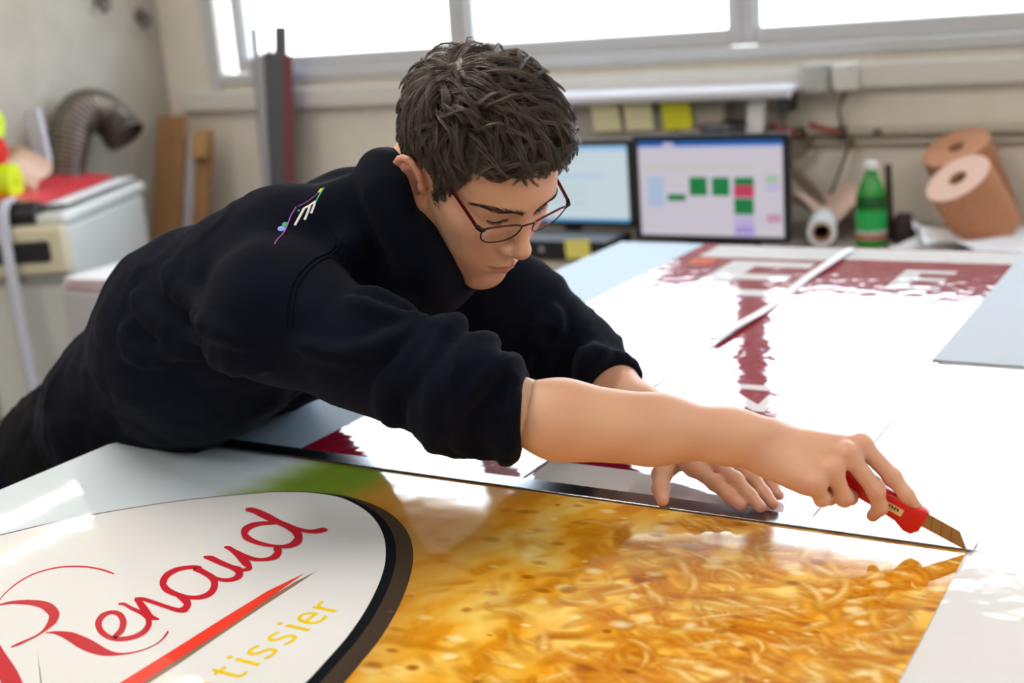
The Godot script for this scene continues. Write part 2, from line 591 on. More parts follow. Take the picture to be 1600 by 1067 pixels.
# rows of fluorescent tubes under the ceiling, along the table
func build_tubes() -> void:
	# place, number of tubes
	var where := [[Vector3(-3.48, 2.78, -2.50), 1], [Vector3(-3.08, 2.78, -2.36), 1], [Vector3(-3.30, 2.78, 0.6), 2], [Vector3(-1.55, 2.78, -1.2), 2], [Vector3(-1.55, 2.78, 1.4), 2], [Vector3(1.2, 2.78, -1.6), 2], [Vector3(1.2, 2.78, 1.2), 2]]
	for q in where:
		var twin: bool = q[1] == 2
		var o := thing("tube_lamp", "white twin fluorescent fitting under the ceiling" if twin else "white single fluorescent fitting under the ceiling by the left wall", "lamp", q[0], 0.0, "twin fluorescent ceiling fittings" if twin else "single fluorescent ceiling fittings")
		part("housing", box(Vector3(0.20 if twin else 0.09, 0.05, 1.56), Vector3(0, 0.045, 0), 0.006), M.fitting_white, o)
		for s in ([-1.0, 1.0] if twin else [0.0]):
			part("tube", MB.new().tube([Vector3(s * 0.055, 0, -0.74), Vector3(s * 0.055, 0, 0.74)], 0.014 if twin else 0.008, 12).done(), M.tube_glow, o)
			for e in [-1.0, 1.0]:
				part("lamp_holder", box(Vector3(0.034, 0.05, 0.022), Vector3(s * 0.055, 0.005, e * 0.75), 0.003), M.fitting_white, o)
		var l := AreaLight3D.new()
		l.name = "tube_light"
		l.area_size = Vector2(0.14 if twin else 0.012, 1.5)
		l.light_color = Color(1.0, 0.965, 0.92)
		l.light_energy = TUBE_LIGHT if twin else TUBE_LIGHT * 0.22
		l.area_range = 12.0
		l.shadow_enabled = true
		l.rotation_degrees = Vector3(-90, 0, 0)
		l.position = Vector3(0, -0.022, 0)
		o.add_child(l)

# -------------------------------------------------------------------- the cutting table
const TOP := 0.9
const TABLE_X0 := -1.40
const TABLE_X1 := 0.30
const TABLE_Z0 := -2.905
const TABLE_Z1 := -0.46

# the poster's left edge curls up off the table
func lie(x: float) -> float:
	var d := maxf(0.0, CURL_FROM - x)
	return TOP + d * d / (2.0 * CURL_BEND)

const CURL_FROM := -1.11
const CURL_BEND := 1.0

func build_table() -> void:
	var o := thing("cutting_table", "large workshop table with a pale grey-blue top, covered in prints", "table", Vector3.ZERO)
	part("tabletop", span(Vector3(TABLE_X0, TOP - 0.05, TABLE_Z0), Vector3(TABLE_X1, TOP, TABLE_Z1), 0.004), M.table_mat, o)
	for x in [TABLE_X0 + 0.12, TABLE_X1 - 0.08]:
		for z in [TABLE_Z0 + 0.1, (TABLE_Z0 + TABLE_Z1) / 2, TABLE_Z1 - 0.1]:
			part("leg", span(Vector3(x - 0.03, 0, z - 0.03), Vector3(x + 0.03, TOP - 0.05, z + 0.03), 0.004), M.steel_leg, o)
	part("stretcher", span(Vector3(TABLE_X0 + 0.1, 0.2, (TABLE_Z0 + TABLE_Z1) / 2 - 0.02), Vector3(TABLE_X1 - 0.06, 0.24, (TABLE_Z0 + TABLE_Z1) / 2 + 0.02), 0.004), M.steel_leg, o)

# a thin sheet with a shape given in table coordinates that follows the rolled edge
func sheet(x0: float, x1: float, z0: float, z1: float, lift: float, thick: float, curl = null) -> MB:
	var nx := maxi(2, int((x1 - x0) / 0.03) + 1)
	var nz := maxi(2, int((z1 - z0) / 0.04) + 1)
	var rows := []
	for r in nz:
		var z := lerpf(z1, z0, float(r) / (nz - 1))
		var row := []
		for k in nx:
			var x := lerpf(x0, x1, float(k) / (nx - 1))
			var y := lie(x) + lift
			if curl:
				y += curl.call(x, z)
			row.append(Vector3(x, y, z))
		rows.append(row)
	var m := MB.new()
	m.grid(rows, false, true)
	var edge := []
	for k in nx:
		edge.append(rows[0][k])
	for r in range(1, nz):
		edge.append(rows[r][nx - 1])
	for k in range(nx - 2, -1, -1):
		edge.append(rows[nz - 1][k])
	for r in range(nz - 2, 0, -1):
		edge.append(rows[r][0])
	var down := Vector3.DOWN * thick
	for k in edge.size():
		var a: Vector3 = edge[k]
		var b: Vector3 = edge[(k + 1) % edge.size()]
		m.flat4(a, a + down, b + down, b)
	return m

# a flat shape printed on a sheet: an outline with its centre, laid over the sheet
func printed(outline: Array, lift: float, rings := 6, centre := Vector2.INF) -> MB:
	var mid := Vector2.ZERO
	for q in outline:
		mid += q
	mid /= outline.size()
	if centre != Vector2.INF:
		mid = centre
	var area := 0.0
	for k in outline.size():
		area += outline[k].cross(outline[(k + 1) % outline.size()])
	var o := outline.duplicate()
	if area > 0:
		o.reverse()
	var rows := []
	for r in rings + 1:
		var ring := []
		for q in o:
			var p: Vector2 = mid.lerp(q, 1.0 - float(r) / rings * 0.999)
			ring.append(Vector3(p.x, lie(p.x) + lift, p.y))
		rows.append(ring)
	return MB.new().grid(rows, true)

# a pen stroke: quadruples x, z, x, z of the two sides of a ribbon
func pen(sides: Array, lift: float) -> MB:
	var l := []
	var r := []
	for k in range(0, sides.size(), 4):
		l.append(Vector3(sides[k], 0, sides[k + 1]))
		r.append(Vector3(sides[k + 2], 0, sides[k + 3]))
	l = smooth_path(l, 5)
	r = smooth_path(r, 5)
	var rows := [[], []]
	for k in l.size():
		rows[0].append(l[k] + Vector3(0, lie(l[k].x) + lift, 0))
		rows[1].append(r[k] + Vector3(0, lie(r[k].x) + lift, 0))
	var m := MB.new()
	for k in l.size() - 1:
		var a: Vector3 = rows[0][k]
		var b: Vector3 = rows[0][k + 1]
		var c: Vector3 = rows[1][k + 1]
		var d: Vector3 = rows[1][k]
		if (b - a).cross(c - a).y + (c - a).cross(d - a).y > 0:
			m.flat4(a, b, c, d)
		else:
			m.flat4(d, c, b, a)
	return m

# letters laid on the table: reading along «along», with their tops towards «up»
func letters(s: String, at: Vector3, height: float, up: Vector3, along: Vector3, m: Material, parent: Node3D, called := "lettering", bold := true) -> void:
	part(called, text_mesh(s, height, 0.0002, bold), m, parent, at - up * 0.236 * height, Basis(along, up, along.cross(up)))

func build_prints() -> void:
	# two maroon prints side by side, a white one under the knife, and a grey board on the right
	var white := solo("white_print", sheet(-0.62, TABLE_X1 - 0.02, -2.30, TABLE_Z1 + 0.03, 0.0006, 0.0006).done(), M.film_white, "glossy blank white print spread under the knife and the right hand", "print")
	white.position = Vector3.ZERO
	var a := thing("maroon_print", "glossy maroon print with white lettering, left of the seam, beside the young man", "print", Vector3.ZERO, 0.0, "glossy maroon prints")
	part("sheet", sheet(-1.165, -0.803, TABLE_Z0 + 0.01, -1.30, 0.0014, 0.0008).done(), M.film_maroon, a)
	part("white_margin", MB.new().slab(PackedVector2Array([Vector2(-1.155, -2.885), Vector2(-0.806, -2.885), Vector2(-0.806, -2.745), Vector2(-1.155, -2.745)]), 0.9014, 0.9016).done(), M.film_white, a)
	part("orange_block", MB.new().slab(PackedVector2Array([Vector2(-1.150, -2.735), Vector2(-1.065, -2.735), Vector2(-1.065, -2.66), Vector2(-1.150, -2.66)]), 0.9014, 0.9016).done(), M.film_orange, a)
	letters("E", Vector3(-1.068, 0.9017, -2.375), 0.46, Vector3(0, 0, -1), Vector3(1, 0, 0), M.film_white, a)
	var b := thing("maroon_print", "glossy maroon print with white lettering, right of the seam, touching the grey board", "print", Vector3.ZERO, 0.0, "glossy maroon prints")
	part("sheet", sheet(-0.797, -0.42, TABLE_Z0 + 0.01, -1.325, 0.0022, 0.0008).done(), M.film_maroon, b)
	part("white_margin", MB.new().slab(PackedVector2Array([Vector2(-0.795, -2.885), Vector2(-0.425, -2.885), Vector2(-0.425, -2.76), Vector2(-0.795, -2.76)]), 0.9022, 0.9024).done(), M.film_white, b)
	part("white_margin", MB.new().slab(PackedVector2Array([Vector2(-0.795, -1.405), Vector2(-0.425, -1.405), Vector2(-0.425, -1.327), Vector2(-0.795, -1.327)]), 0.9022, 0.9024).done(), M.film_white, b)
	letters("E", Vector3(-0.655, 0.9025, -2.49), 0.25, Vector3(0, 0, -1), Vector3(1, 0, 0), M.film_white, b)
	letters("2I", Vector3(-0.595, 0.9025, -1.675), 0.16, Vector3(-1, 0, 0), Vector3(0, 0, -1), M.film_white, b)
	# the trimmed strip that has come loose along the seam
	var strip := []
	for k in 13:
		var z := lerpf(-2.86, -2.02, k / 12.0)
		strip.append(Vector3(-0.80 + 0.004 * sin(k * 0.9), 0.9065 + 0.004 * sin(k * 0.7), z))
	solo("offcut_strip", MB.new().tube(strip, 0.011, 8, true, 0.18, Vector3.RIGHT).done(), M.paper, "narrow white offcut strip curling along the seam between the maroon prints", "offcut")
	solo("grey_board", sheet(-0.433, TABLE_X1 - 0.01, TABLE_Z0 + 0.02, -2.005, 0.0045, 0.003).done(), M.board_grey, "flat matt grey board lying on the far right of the table", "board")

func build_poster() -> void:
	var o := thing("poster", "large glossy poster with a white oval logo and a photograph of golden pastry", "poster", Vector3.ZERO)
	var x0 := -1.380
	var x1 := -0.2435
	var z0 := -1.3
	var z1 := TABLE_Z1 - 0.02
	var curl := func(x: float, z: float) -> float: return -(lie(x) - TOP) * smoothstep(-1.19, -1.295, z)
	var m := sheet(x0, x1, z0, z1, 0.0016, 0.0008, curl)
	M.photo_print.albedo_texture = photo_texture(x0, x1, z0, z1)
	part("sheet", m.done(), M.photo_print, o)
	var oval := [[-1.2923, -0.9151], [-1.263, -0.9878], [-1.2234, -1.0568], [-1.1735, -1.1203], [-1.1091, -1.1712], [-1.0622, -1.1924], [-1.0220, -1.1990], [-0.981, -1.1945], [-0.9234, -1.1665], [-0.8712, -1.1221], [-0.8289, -1.0694], [-0.7981, -1.0168], [-0.7711, -0.9558], [-0.7513, -0.8966], [-0.7399, -0.8463], [-0.7316, -0.8021], [-0.7230, -0.72], [-0.7210, -0.62], [-0.727, -0.52], [-0.733, -0.482], [-1.347, -0.482], [-1.351, -0.55], [-1.349, -0.65], [-1.338, -0.76], [-1.318, -0.85]]
	var pts := []
	for q in oval:
		pts.append(Vector3(q[0], 0, q[1]))
	pts.append(pts[0])
	var c := Vector2(-1.03, -0.75)
	var white := []
	for q in smooth_path(pts, 6):
		white.append(Vector2(q.x, q.z))
	white.pop_back()
	var black := []
	var brown := []
	for q in white:
		var d: Vector2 = (q - c).normalized()
		var right := smoothstep(-1.06, -0.82, q.x)
		black.append(q + d * (0.0028 + 0.010 * right))
		brown.append(q + d * (0.002 + 0.034 * right) + Vector2(0, 0.004 * right))
	part("oval_shadow", printed(brown, 0.00175, 8, c).done(), M.ink_brown, o)
	part("oval_border", printed(black, 0.0019, 8, c).done(), M.ink_black, o)
	part("oval", printed(white, 0.00205, 12, c).done(), M.ink_white, o)
	var red := [[-0.8869, -0.9956], [-0.8965, -0.9441], [-0.8977, -0.8738], [-0.8976, -0.808], [-0.8983, -0.7395], [-0.8967, -0.656], [-0.8639, -0.67], [-0.878, -0.7479], [-0.8791, -0.8057], [-0.879, -0.8669], [-0.883, -0.9357]]
	var taupe := [[-0.8776, -1.0054], [-0.8828, -0.9734], [-0.8851, -0.9064], [-0.882, -0.8345], [-0.88, -0.7859], [-0.8822, -0.7462], [-0.8786, -0.6745], [-0.8654, -0.6801], [-0.8715, -0.7494], [-0.8715, -0.7894], [-0.8741, -0.848], [-0.8763, -0.9155], [-0.8767, -0.9737]]
	for a in [[taupe, M.ink_taupe, 0.9 + 0.0022], [red, M.ink_orange, 0.9 + 0.0024]]:
		var line := PackedVector2Array()
		for q in a[0]:
			line.append(Vector2(q[0], q[1]))
		part("swoosh", MB.new().slab(line, a[2] - 0.0001, a[2]).done(), a[1], o)
	var up := 0.00222
	for called in SCRIPT:
		part("lettering", pen(SCRIPT[called], up).done(), M.ink_red, o)
		up += 0.00003
	var spell := [["p", -0.712], ["â", -0.744], ["t", -0.7815], ["i", -0.8075], ["s", -0.8235], ["s", -0.8535], ["i", -0.8825], ["e", -0.8965], ["r", -0.9265]]
	for q in spell:
		letters(q[0], Vector3(-0.7945, 0.9 + 0.0022, q[1]), 0.0555, Vector3(-1, 0, 0), Vector3(0, 0, -1), M.ink_yellow, o, "lettering", false)

# the printed photograph: out-of-focus pastry, golden strands, a green blur and pale sky
func photo_texture(x0: float, x1: float, z0: float, z1: float) -> ImageTexture:
	var w := 1000
	var h := 700
	var im := Image.create(w, h, false, Image.FORMAT_RGB8)
	var broad := FastNoiseLite.new()
	broad.seed = 4
	broad.frequency = 1.0
	broad.fractal_octaves = 3
	var gold := Color(0.93, 0.66, 0.15)
	var light := Color(0.98, 0.84, 0.45)
	var deep := Color(0.74, 0.42, 0.04)
	for py in h:
		var z := lerpf(z0, z1, (py + 0.5) / h)
		for px in w:
			var x := lerpf(x0, x1, (px + 0.5) / w)
			var b := broad.get_noise_2d(x * 13, z * 9)
			im.set_pixel(px, py, gold.lerp(light, 0.45 + b * 1.2) if b > -0.3 else gold.lerp(deep, -b - 0.2))
	# strands: a dark edge, a body and a light ridge each
	var rng := RandomNumberGenerator.new()
	rng.seed = 31
	var mm := w / (x1 - x0) / 1000.0
	for k in 1700:
		var x := lerpf(-0.92, x1, sqrt(rng.randf()))
		var z := rng.randf_range(z0, z1)
		var sharp := smoothstep(-0.78, -0.36, x)
		if rng.randf() > 0.25 + 0.75 * sharp:
			continue
		var p := Vector2((x - x0) / (x1 - x0) * w, (z - z0) / (z1 - z0) * h)
		var an := rng.randf_range(-1.0, 1.0) + (PI if rng.randf() < 0.5 else 0.0) + 0.5 * broad.get_noise_2d(x * 5, z * 5)
		var bend := rng.randf_range(-0.16, 0.16)
		var r := rng.randf_range(3.5, 10.5) * mm
		var tone := rng.randf()
		var body := deep.lerp(gold, minf(1.0, tone * 1.6)).lerp(light, maxf(0.0, tone - 0.45))
		var ridge := Color(1.0, 0.96, 0.84) if tone > 0.62 else gold.lerp(light, tone * 1.4)
		var edge := Color(0.50, 0.23, 0.02).lerp(deep, rng.randf() * 0.9)
		var n := rng.randi_range(4, 12)
		for layer in 3:
			var c: Color = [edge, body, ridge][layer]
			var rad: float = [r * 1.22, r, r * 0.55][layer]
			var a: float = [0.50, 0.80, 0.85][layer] * lerpf(0.22, 1.0, sharp)
			var q := p + (Vector2(-0.3, -0.35) * r if layer == 2 else Vector2.ZERO)
			var dir := an
			for s in n:
				var fade := a * sin(PI * (s + 0.7) / (n + 0.4))
				for yy in range(int(q.y - rad), int(q.y + rad) + 1):
					if yy < 0 or yy >= h:
						continue
					for xx in range(int(q.x - rad), int(q.x + rad) + 1):
						if xx < 0 or xx >= w:
							continue
						var dd := (Vector2(xx, yy) - q).length() / rad
						if dd < 1.0:
							im.set_pixel(xx, yy, im.get_pixel(xx, yy).lerp(c, fade * (1.0 - dd * dd) * 0.62))
				q += Vector2(cos(dir), sin(dir)) * r * 0.75
				dir += bend
	for k in 420:
		var p := Vector2(rng.randf_range(0.35, 1.0) * w, rng.randf() * h)
		var rad := rng.randf_range(4.0, 15.0) * mm
		var c := Color(1.0, 0.95, 0.80) if rng.randf() < 0.55 else Color(0.52, 0.25, 0.03)
		var a := rng.randf_range(0.35, 0.8) * smoothstep(0.3, 0.7, p.x / w)
		var flat := rng.randf_range(0.4, 0.9)
		for yy in range(maxi(0, int(p.y - rad)), mini(h, int(p.y + rad) + 1)):
			for xx in range(maxi(0, int(p.x - rad)), mini(w, int(p.x + rad) + 1)):
				var dd := Vector2(xx - p.x, (yy - p.y) / flat).length() / rad
				if dd < 1.0:
					im.set_pixel(xx, yy, im.get_pixel(xx, yy).lerp(c, a * (1.0 - dd * dd)))
	# the blurred left of the picture
	var pale := Color(0.85, 0.905, 0.945)
	var green := Color(0.46, 0.57, 0.18)
	var tan_ := Color(0.68, 0.47, 0.19)
	for py in h:
		var z := lerpf(z0, z1, (py + 0.5) / h)
		for px in int(w * 0.66):
			var x := lerpf(x0, x1, (px + 0.5) / w)
			var c := im.get_pixel(px, py)
			c = c.lerp(tan_, smoothstep(-0.64, -0.80, x - 0.10 * (z + 1.0)) * 0.75)
			var bar := x + 0.06 * broad.get_noise_2d(3.0, z * 4)
			c = c.lerp(green, smoothstep(-0.93, -1.01, bar + 0.25 * (z + 1.25)))
			c = c.lerp(pale, smoothstep(-1.06, -1.16, bar + 0.3 * (z + 1.25)))
			im.set_pixel(px, py, c)
	im.flip_y()
	return ImageTexture.create_from_image(im)
# the pen strokes of the red script on the poster, as pairs of points on its two sides
const SCRIPT := {
	"flourish": [-1.1485, -0.789, -1.1506, -0.7897, -1.1642, -0.8128, -1.1664, -0.8136, -1.1736, -0.8303, -1.176, -0.8313, -1.1802, -0.8509, -1.1831, -0.8524, -1.1821, -0.8714, -1.185, -0.8732, -1.177, -0.8882, -1.1802, -0.8904, -1.1673, -0.9013, -1.1707, -0.9039, -1.1527, -0.9102, -1.1562, -0.9132, -1.1375, -0.9148, -1.1409, -0.9181, -1.1205, -0.9158, -1.1238, -0.9194, -1.1074, -0.9147, -1.1106, -0.9185, -1.0951, -0.9129, -1.0975, -0.9159],
	"bowl": [-1.16, -0.7962, -1.1629, -0.7981, -1.1542, -0.8045, -1.1577, -0.8069, -1.1459, -0.8125, -1.1521, -0.8171, -1.1338, -0.8173, -1.1428, -0.8246, -1.1215, -0.8199, -1.1323, -0.8297, -1.1062, -0.8191, -1.1188, -0.8329, -1.092, -0.8142, -1.1017, -0.8312, -1.0834, -0.8101, -1.0782, -0.82, -1.0777, -0.8054, -1.0621, -0.8028, -1.0691, -0.7953, -1.058, -0.7912, -1.0616, -0.7832, -1.0559, -0.7806, -1.0591, -0.7736, -1.0549, -0.7713, -1.0602, -0.7635, -1.0555, -0.7608, -1.0624, -0.7544, -1.0567, -0.751, -1.0631, -0.745, -1.06, -0.7431],
	"leg": [-1.0523, -0.7788, -1.0535, -0.7798, -1.0438, -0.7818, -1.0482, -0.7858, -1.0302, -0.7804, -1.0387, -0.7896, -1.0145, -0.7765, -1.0268, -0.7921, -0.9974, -0.7714, -1.0112, -0.7906, -0.9791, -0.7678, -0.9935, -0.7877, -0.9633, -0.7672, -0.9752, -0.7828, -0.9518, -0.7692, -0.9607, -0.7793, -0.9435, -0.7736, -0.9485, -0.7785, -0.9353, -0.779, -0.9386, -0.7819, -0.9288, -0.786, -0.9314, -0.7881, -0.924, -0.7947, -0.9263, -0.7964, -0.922, -0.8047, -0.9243, -0.8061, -0.9226, -0.814, -0.9254, -0.8154, -0.9259, -0.8238, -0.9294, -0.8252, -0.9301, -0.8319, -0.9335, -0.8331],
	"stem": [-1.1097, -0.7423, -1.1118, -0.7596, -1.0817, -0.7279, -1.0829, -0.7458, -1.0579, -0.7151, -1.059, -0.734, -1.0343, -0.7031, -1.0352, -0.7228, -1.0135, -0.6919, -1.0114, -0.711, -0.996, -0.6821, -0.9881, -0.6976, -0.9776, -0.6698, -0.9665, -0.6828],
	"e": [-0.9718, -0.7986, -0.98, -0.8025, -0.974, -0.8118, -0.9852, -0.8154, -0.9873, -0.8292, -0.9947, -0.8269, -1.0052, -0.8425, -1.0039, -0.8339, -1.0202, -0.8467, -1.0134, -0.8383, -1.0287, -0.8428, -1.0205, -0.8366, -1.0308, -0.8326, -1.0192, -0.8276, -1.0194, -0.8157, -1.0117, -0.8178, -0.999, -0.8016, -1.0004, -0.8096, -0.9807, -0.7956, -0.9864, -0.8039, -0.967, -0.7955, -0.9743, -0.8031, -0.9572, -0.8003, -0.9656, -0.8075, -0.9509, -0.8085, -0.9604, -0.8152, -0.9502, -0.8192, -0.9607, -0.8246, -0.9557, -0.832, -0.9653, -0.8338, -0.9674, -0.8448, -0.9713, -0.8404, -0.982, -0.8538, -0.9788, -0.8454, -0.9965, -0.8573, -0.9921, -0.8503, -1.0117, -0.8603, -1.0074, -0.8537, -1.0275, -0.8642, -1.0227, -0.8583, -1.0327, -0.8604, -1.0294, -0.8573],
	"n": [-1.0219, -0.8728, -1.024, -0.876, -1.0128, -0.8675, -1.0164, -0.8771, -0.9994, -0.8588, -1.0008, -0.869, -0.9828, -0.8489, -0.9859, -0.8605, -0.9686, -0.8445, -0.9746, -0.8539, -0.9598, -0.8479, -0.9616, -0.8501],
	"n_arch": [-1.0212, -0.8736, -1.0254, -0.8776, -1.0126, -0.8752, -1.0181, -0.8815, -0.997, -0.8735, -1.0025, -0.8807, -0.9741, -0.8707, -0.9794, -0.8778, -0.9537, -0.8687, -0.9608, -0.8767, -0.9453, -0.8735, -0.9597, -0.8825, -0.955, -0.8901, -0.9623, -0.8858, -0.9726, -0.9021, -0.9681, -0.8891, -0.9868, -0.9055, -0.9816, -0.8955],
	"a": [-1.0122, -0.9672, -1.0086, -0.9631, -1.0213, -0.9673, -1.0142, -0.9598, -1.0304, -0.963, -1.0221, -0.9553, -1.0396, -0.954, -1.029, -0.9456, -1.0411, -0.9388, -1.0276, -0.9315, -1.0307, -0.9197, -1.02, -0.9196, -1.0121, -0.9043, -1.0142, -0.9147, -0.9935, -0.8976, -1.0004, -0.9085, -0.9745, -0.8959, -0.9811, -0.9044, -0.96, -0.8982, -0.9667, -0.9055, -0.95, -0.9035, -0.9598, -0.9119, -0.9473, -0.9153, -0.9601, -0.9223, -0.9573, -0.9339, -0.9671, -0.9334, -0.9758, -0.9513, -0.9755, -0.9412, -0.9929, -0.9585, -0.9871, -0.9472, -1.0078, -0.9622, -1.0007, -0.9519, -1.0192, -0.9613, -1.0143, -0.9548],
	"u": [-1.0072, -0.9575, -1.0109, -0.9645, -0.9854, -0.9483, -0.9905, -0.9575, -0.9696, -0.9443, -0.9752, -0.9522, -0.9561, -0.9459, -0.9626, -0.9531, -0.9477, -0.9516, -0.9581, -0.96, -0.9484, -0.964, -0.9622, -0.9682, -0.9657, -0.9816, -0.9613, -0.9674, -0.9803, -0.9835, -0.9739, -0.973, -1.0017, -0.9888, -0.9947, -0.9776, -1.0221, -0.9946, -1.0136, -0.9825, -1.0311, -0.9904, -1.0276, -0.9861],
	"u_stem": [-1.0251, -1.0178, -1.0271, -1.0205, -1.0147, -1.0139, -1.0204, -1.0239, -0.9968, -1.0045, -1.0005, -1.0147, -0.979, -0.9933, -0.9831, -1.0057, -0.9651, -0.9852, -0.9681, -0.9985, -0.9621, -0.9859, -0.9512, -0.9828, -0.9614, -0.9808, -0.9552, -0.9744, -0.9697, -0.9793, -0.9645, -0.973],
	"u_exit": [-1.0133, -1.0159, -1.0164, -1.0218, -0.9863, -1.0036, -0.9926, -1.0144, -0.9691, -1.0006, -0.9759, -1.0102, -0.9569, -1.003, -0.9628, -1.01, -0.9471, -1.0082, -0.9556, -1.0165, -0.9422, -1.0181, -0.9574, -1.0277, -0.9526, -1.0364, -0.9602, -1.0313, -0.9668, -1.046, -0.9662, -1.0367],
	"d": [-1.0156, -1.0999, -1.0125, -1.0958, -1.0254, -1.1016, -1.0181, -1.093, -1.0377, -1.0963, -1.0282, -1.0864, -1.0459, -1.0873, -1.0318, -1.0755, -1.0441, -1.0702, -1.0283, -1.0641, -1.0231, -1.0482, -1.025, -1.0602, -1.0031, -1.0406, -1.0099, -1.0522, -0.9845, -1.0383, -0.9909, -1.0474, -0.9678, -1.0395, -0.9731, -1.0465, -0.9555, -1.0417, -0.9623, -1.0495, -0.9468, -1.0472, -0.9584, -1.0576, -0.9447, -1.0614, -0.9623, -1.0707, -0.9611, -1.0839, -0.9643, -1.0731, -0.9812, -1.0966, -0.9754, -1.0816, -1.0013, -1.1042, -0.9939, -1.0908, -1.0178, -1.107, -1.0114, -1.0966],
	"d_ascender": [-1.0785, -1.1165, -1.085, -1.1237, -1.0732, -1.1161, -1.0828, -1.1277, -1.0658, -1.1149, -1.0756, -1.1294, -1.0477, -1.108, -1.0582, -1.1255, -1.0271, -1.1009, -1.0371, -1.1182, -1.0082, -1.0965, -1.016, -1.1096, -0.9877, -1.0915, -0.9947, -1.1029, -0.9688, -1.0883, -0.9752, -1.098, -0.9531, -1.0889, -0.96, -1.0979, -0.9433, -1.0925, -0.9532, -1.104, -0.9389, -1.0977, -0.9482, -1.1088, -0.9374, -1.1022, -0.9403, -1.1062],
}

# -------------------------------------------------------------------- ruler and knife
const KNIFE_TIP := Vector3(-0.2425, 0.9030, -1.2985)
const KNIFE_DIR := Vector3(-0.1165, 0.0590, 0.0080)   # from the tip to the butt of the handle

func build_ruler_and_knife() -> void:
	var r := thing("steel_ruler", "long flat steel ruler lying across the table under the left hand", "ruler", Vector3(-0.78, 0.9036, -1.3155))
	var m := MB.new()
	m.box(Vector3(1.085, 0.0016, 0.031), Vector3.ZERO, 0.0004)
	part("ruler_blade", m.done(), M.steel, r)
	var ticks := MB.new()
	for k in 107:
		var long := 0.012 if k % 10 == 0 else 0.008 if k % 5 == 0 else 0.005
		ticks.box(Vector3(0.00035, 0.0001, long * 0.7), Vector3(-0.53 + k * 0.01, 0.00082, -0.0150 + long * 0.35), 0.0)
	var tm := part("graduation", ticks.done(), M.cable_grey, r)
	tm.set_meta("kind", "stuff")

	var y := KNIFE_DIR.normalized()
	var side := y.cross(Vector3.UP).normalized()    # the flat side of the blade, towards the camera
	if side.z < 0:
		side = -side
	var back := side.cross(y)                        # across the blade, upwards
	if back.y < 0:
		back = -back
	var b := Basis(back, y, back.cross(y))
	var k := thing("cutter_knife", "red snap-off cutter knife held in the right hand, blade on the ruler", "knife", KNIFE_TIP)
	k.basis = b
	# local: x across the blade (up), y towards the butt, z the flat side
	var blade := MB.new()
	var out := [Vector2(0.0, 0.0), Vector2(0.0155, 0.0165), Vector2(0.0155, 0.07), Vector2(-0.0015, 0.07)]
	for s in [-1.0, 1.0]:
		var q := []
		for p in out:
			q.append(Vector3(p.x, p.y, s * 0.00035))
		if s > 0:
			q.reverse()
		blade.flat4(q[0], q[1], q[2], q[3])
	for e in 4:
		var a: Vector2 = out[e]
		var d: Vector2 = out[(e + 1) % 4]
		blade.flat4(Vector3(a.x, a.y, 0.00035), Vector3(d.x, d.y, 0.00035), Vector3(d.x, d.y, -0.00035), Vector3(a.x, a.y, -0.00035))
	var bl := part("blade", blade.done(), M.blade_steel, k)
	var score := MB.new()
	for e in 3:
		score.box(Vector3(0.017, 0.0005, 0.0009), Vector3(0.007, 0.022 + 0.011 * e, 0), 0.0, Basis(Vector3.BACK, 0.35))
	part("snap_line", score.done(), M.ink_dark, bl)
	# handle: a moulded body with a hooked lower lip by the blade
	var prof := [[0.052, -0.007, 0.018, 0.0065], [0.058, -0.014, 0.0195, 0.0085], [0.066, -0.0145, 0.020, 0.009], [0.078, -0.009, 0.0195, 0.009], [0.100, -0.007, 0.0185, 0.009], [0.130, -0.006, 0.018, 0.009], [0.165, -0.007, 0.0185, 0.0095], [0.192, -0.006, 0.017, 0.009], [0.199, -0.003, 0.014, 0.006]]
	var rows := []
	for p in prof:
		var ring := []
		var cx: float = (p[1] + p[2]) / 2
		var hx: float = (p[2] - p[1]) / 2
		for s in 24:
			var a := TAU * s / 24
			var ca := signf(cos(a)) * pow(absf(cos(a)), 0.5)
			var sa := signf(sin(a)) * pow(absf(sin(a)), 0.6)
			ring.append(Vector3(cx + hx * ca, p[0], -p[3] * sa))
		rows.append(ring)
	var hm := MB.new()
	hm.grid(rows, true)
	hm.disc(rows[0], Vector3.DOWN)
	hm.disc(rows[-1], Vector3.UP)
	var handle := part("handle", hm.done(), M.knife_red, k)
	for s in [-1.0, 1.0]:
		var lab := part("maker_label", box(Vector3(0.0085, 0.026, 0.0004), Vector3(0.005, 0.088, s * 0.0091), 0.0), M.knife_label, handle)
		if s > 0:
			lab.set_meta("label", "small cream label with dark lettering")
			var marks := MB.new()
			for e in 6:
				marks.box(Vector3(0.0034, 0.0018, 0.0002), Vector3(0.006, 0.097 - 0.0032 * e, s * 0.0094), 0.0, Basis(Vector3.BACK, 0.5 if e % 2 else -0.3))
			part("lettering", marks.done(), M.ink_dark, handle)
	part("slider", box(Vector3(0.006, 0.016, 0.009), Vector3(0.0205, 0.120, 0), 0.002), M.dark_plastic, k)

# -------------------------------------------------------------------- the desk at the window
const DESK := 0.70

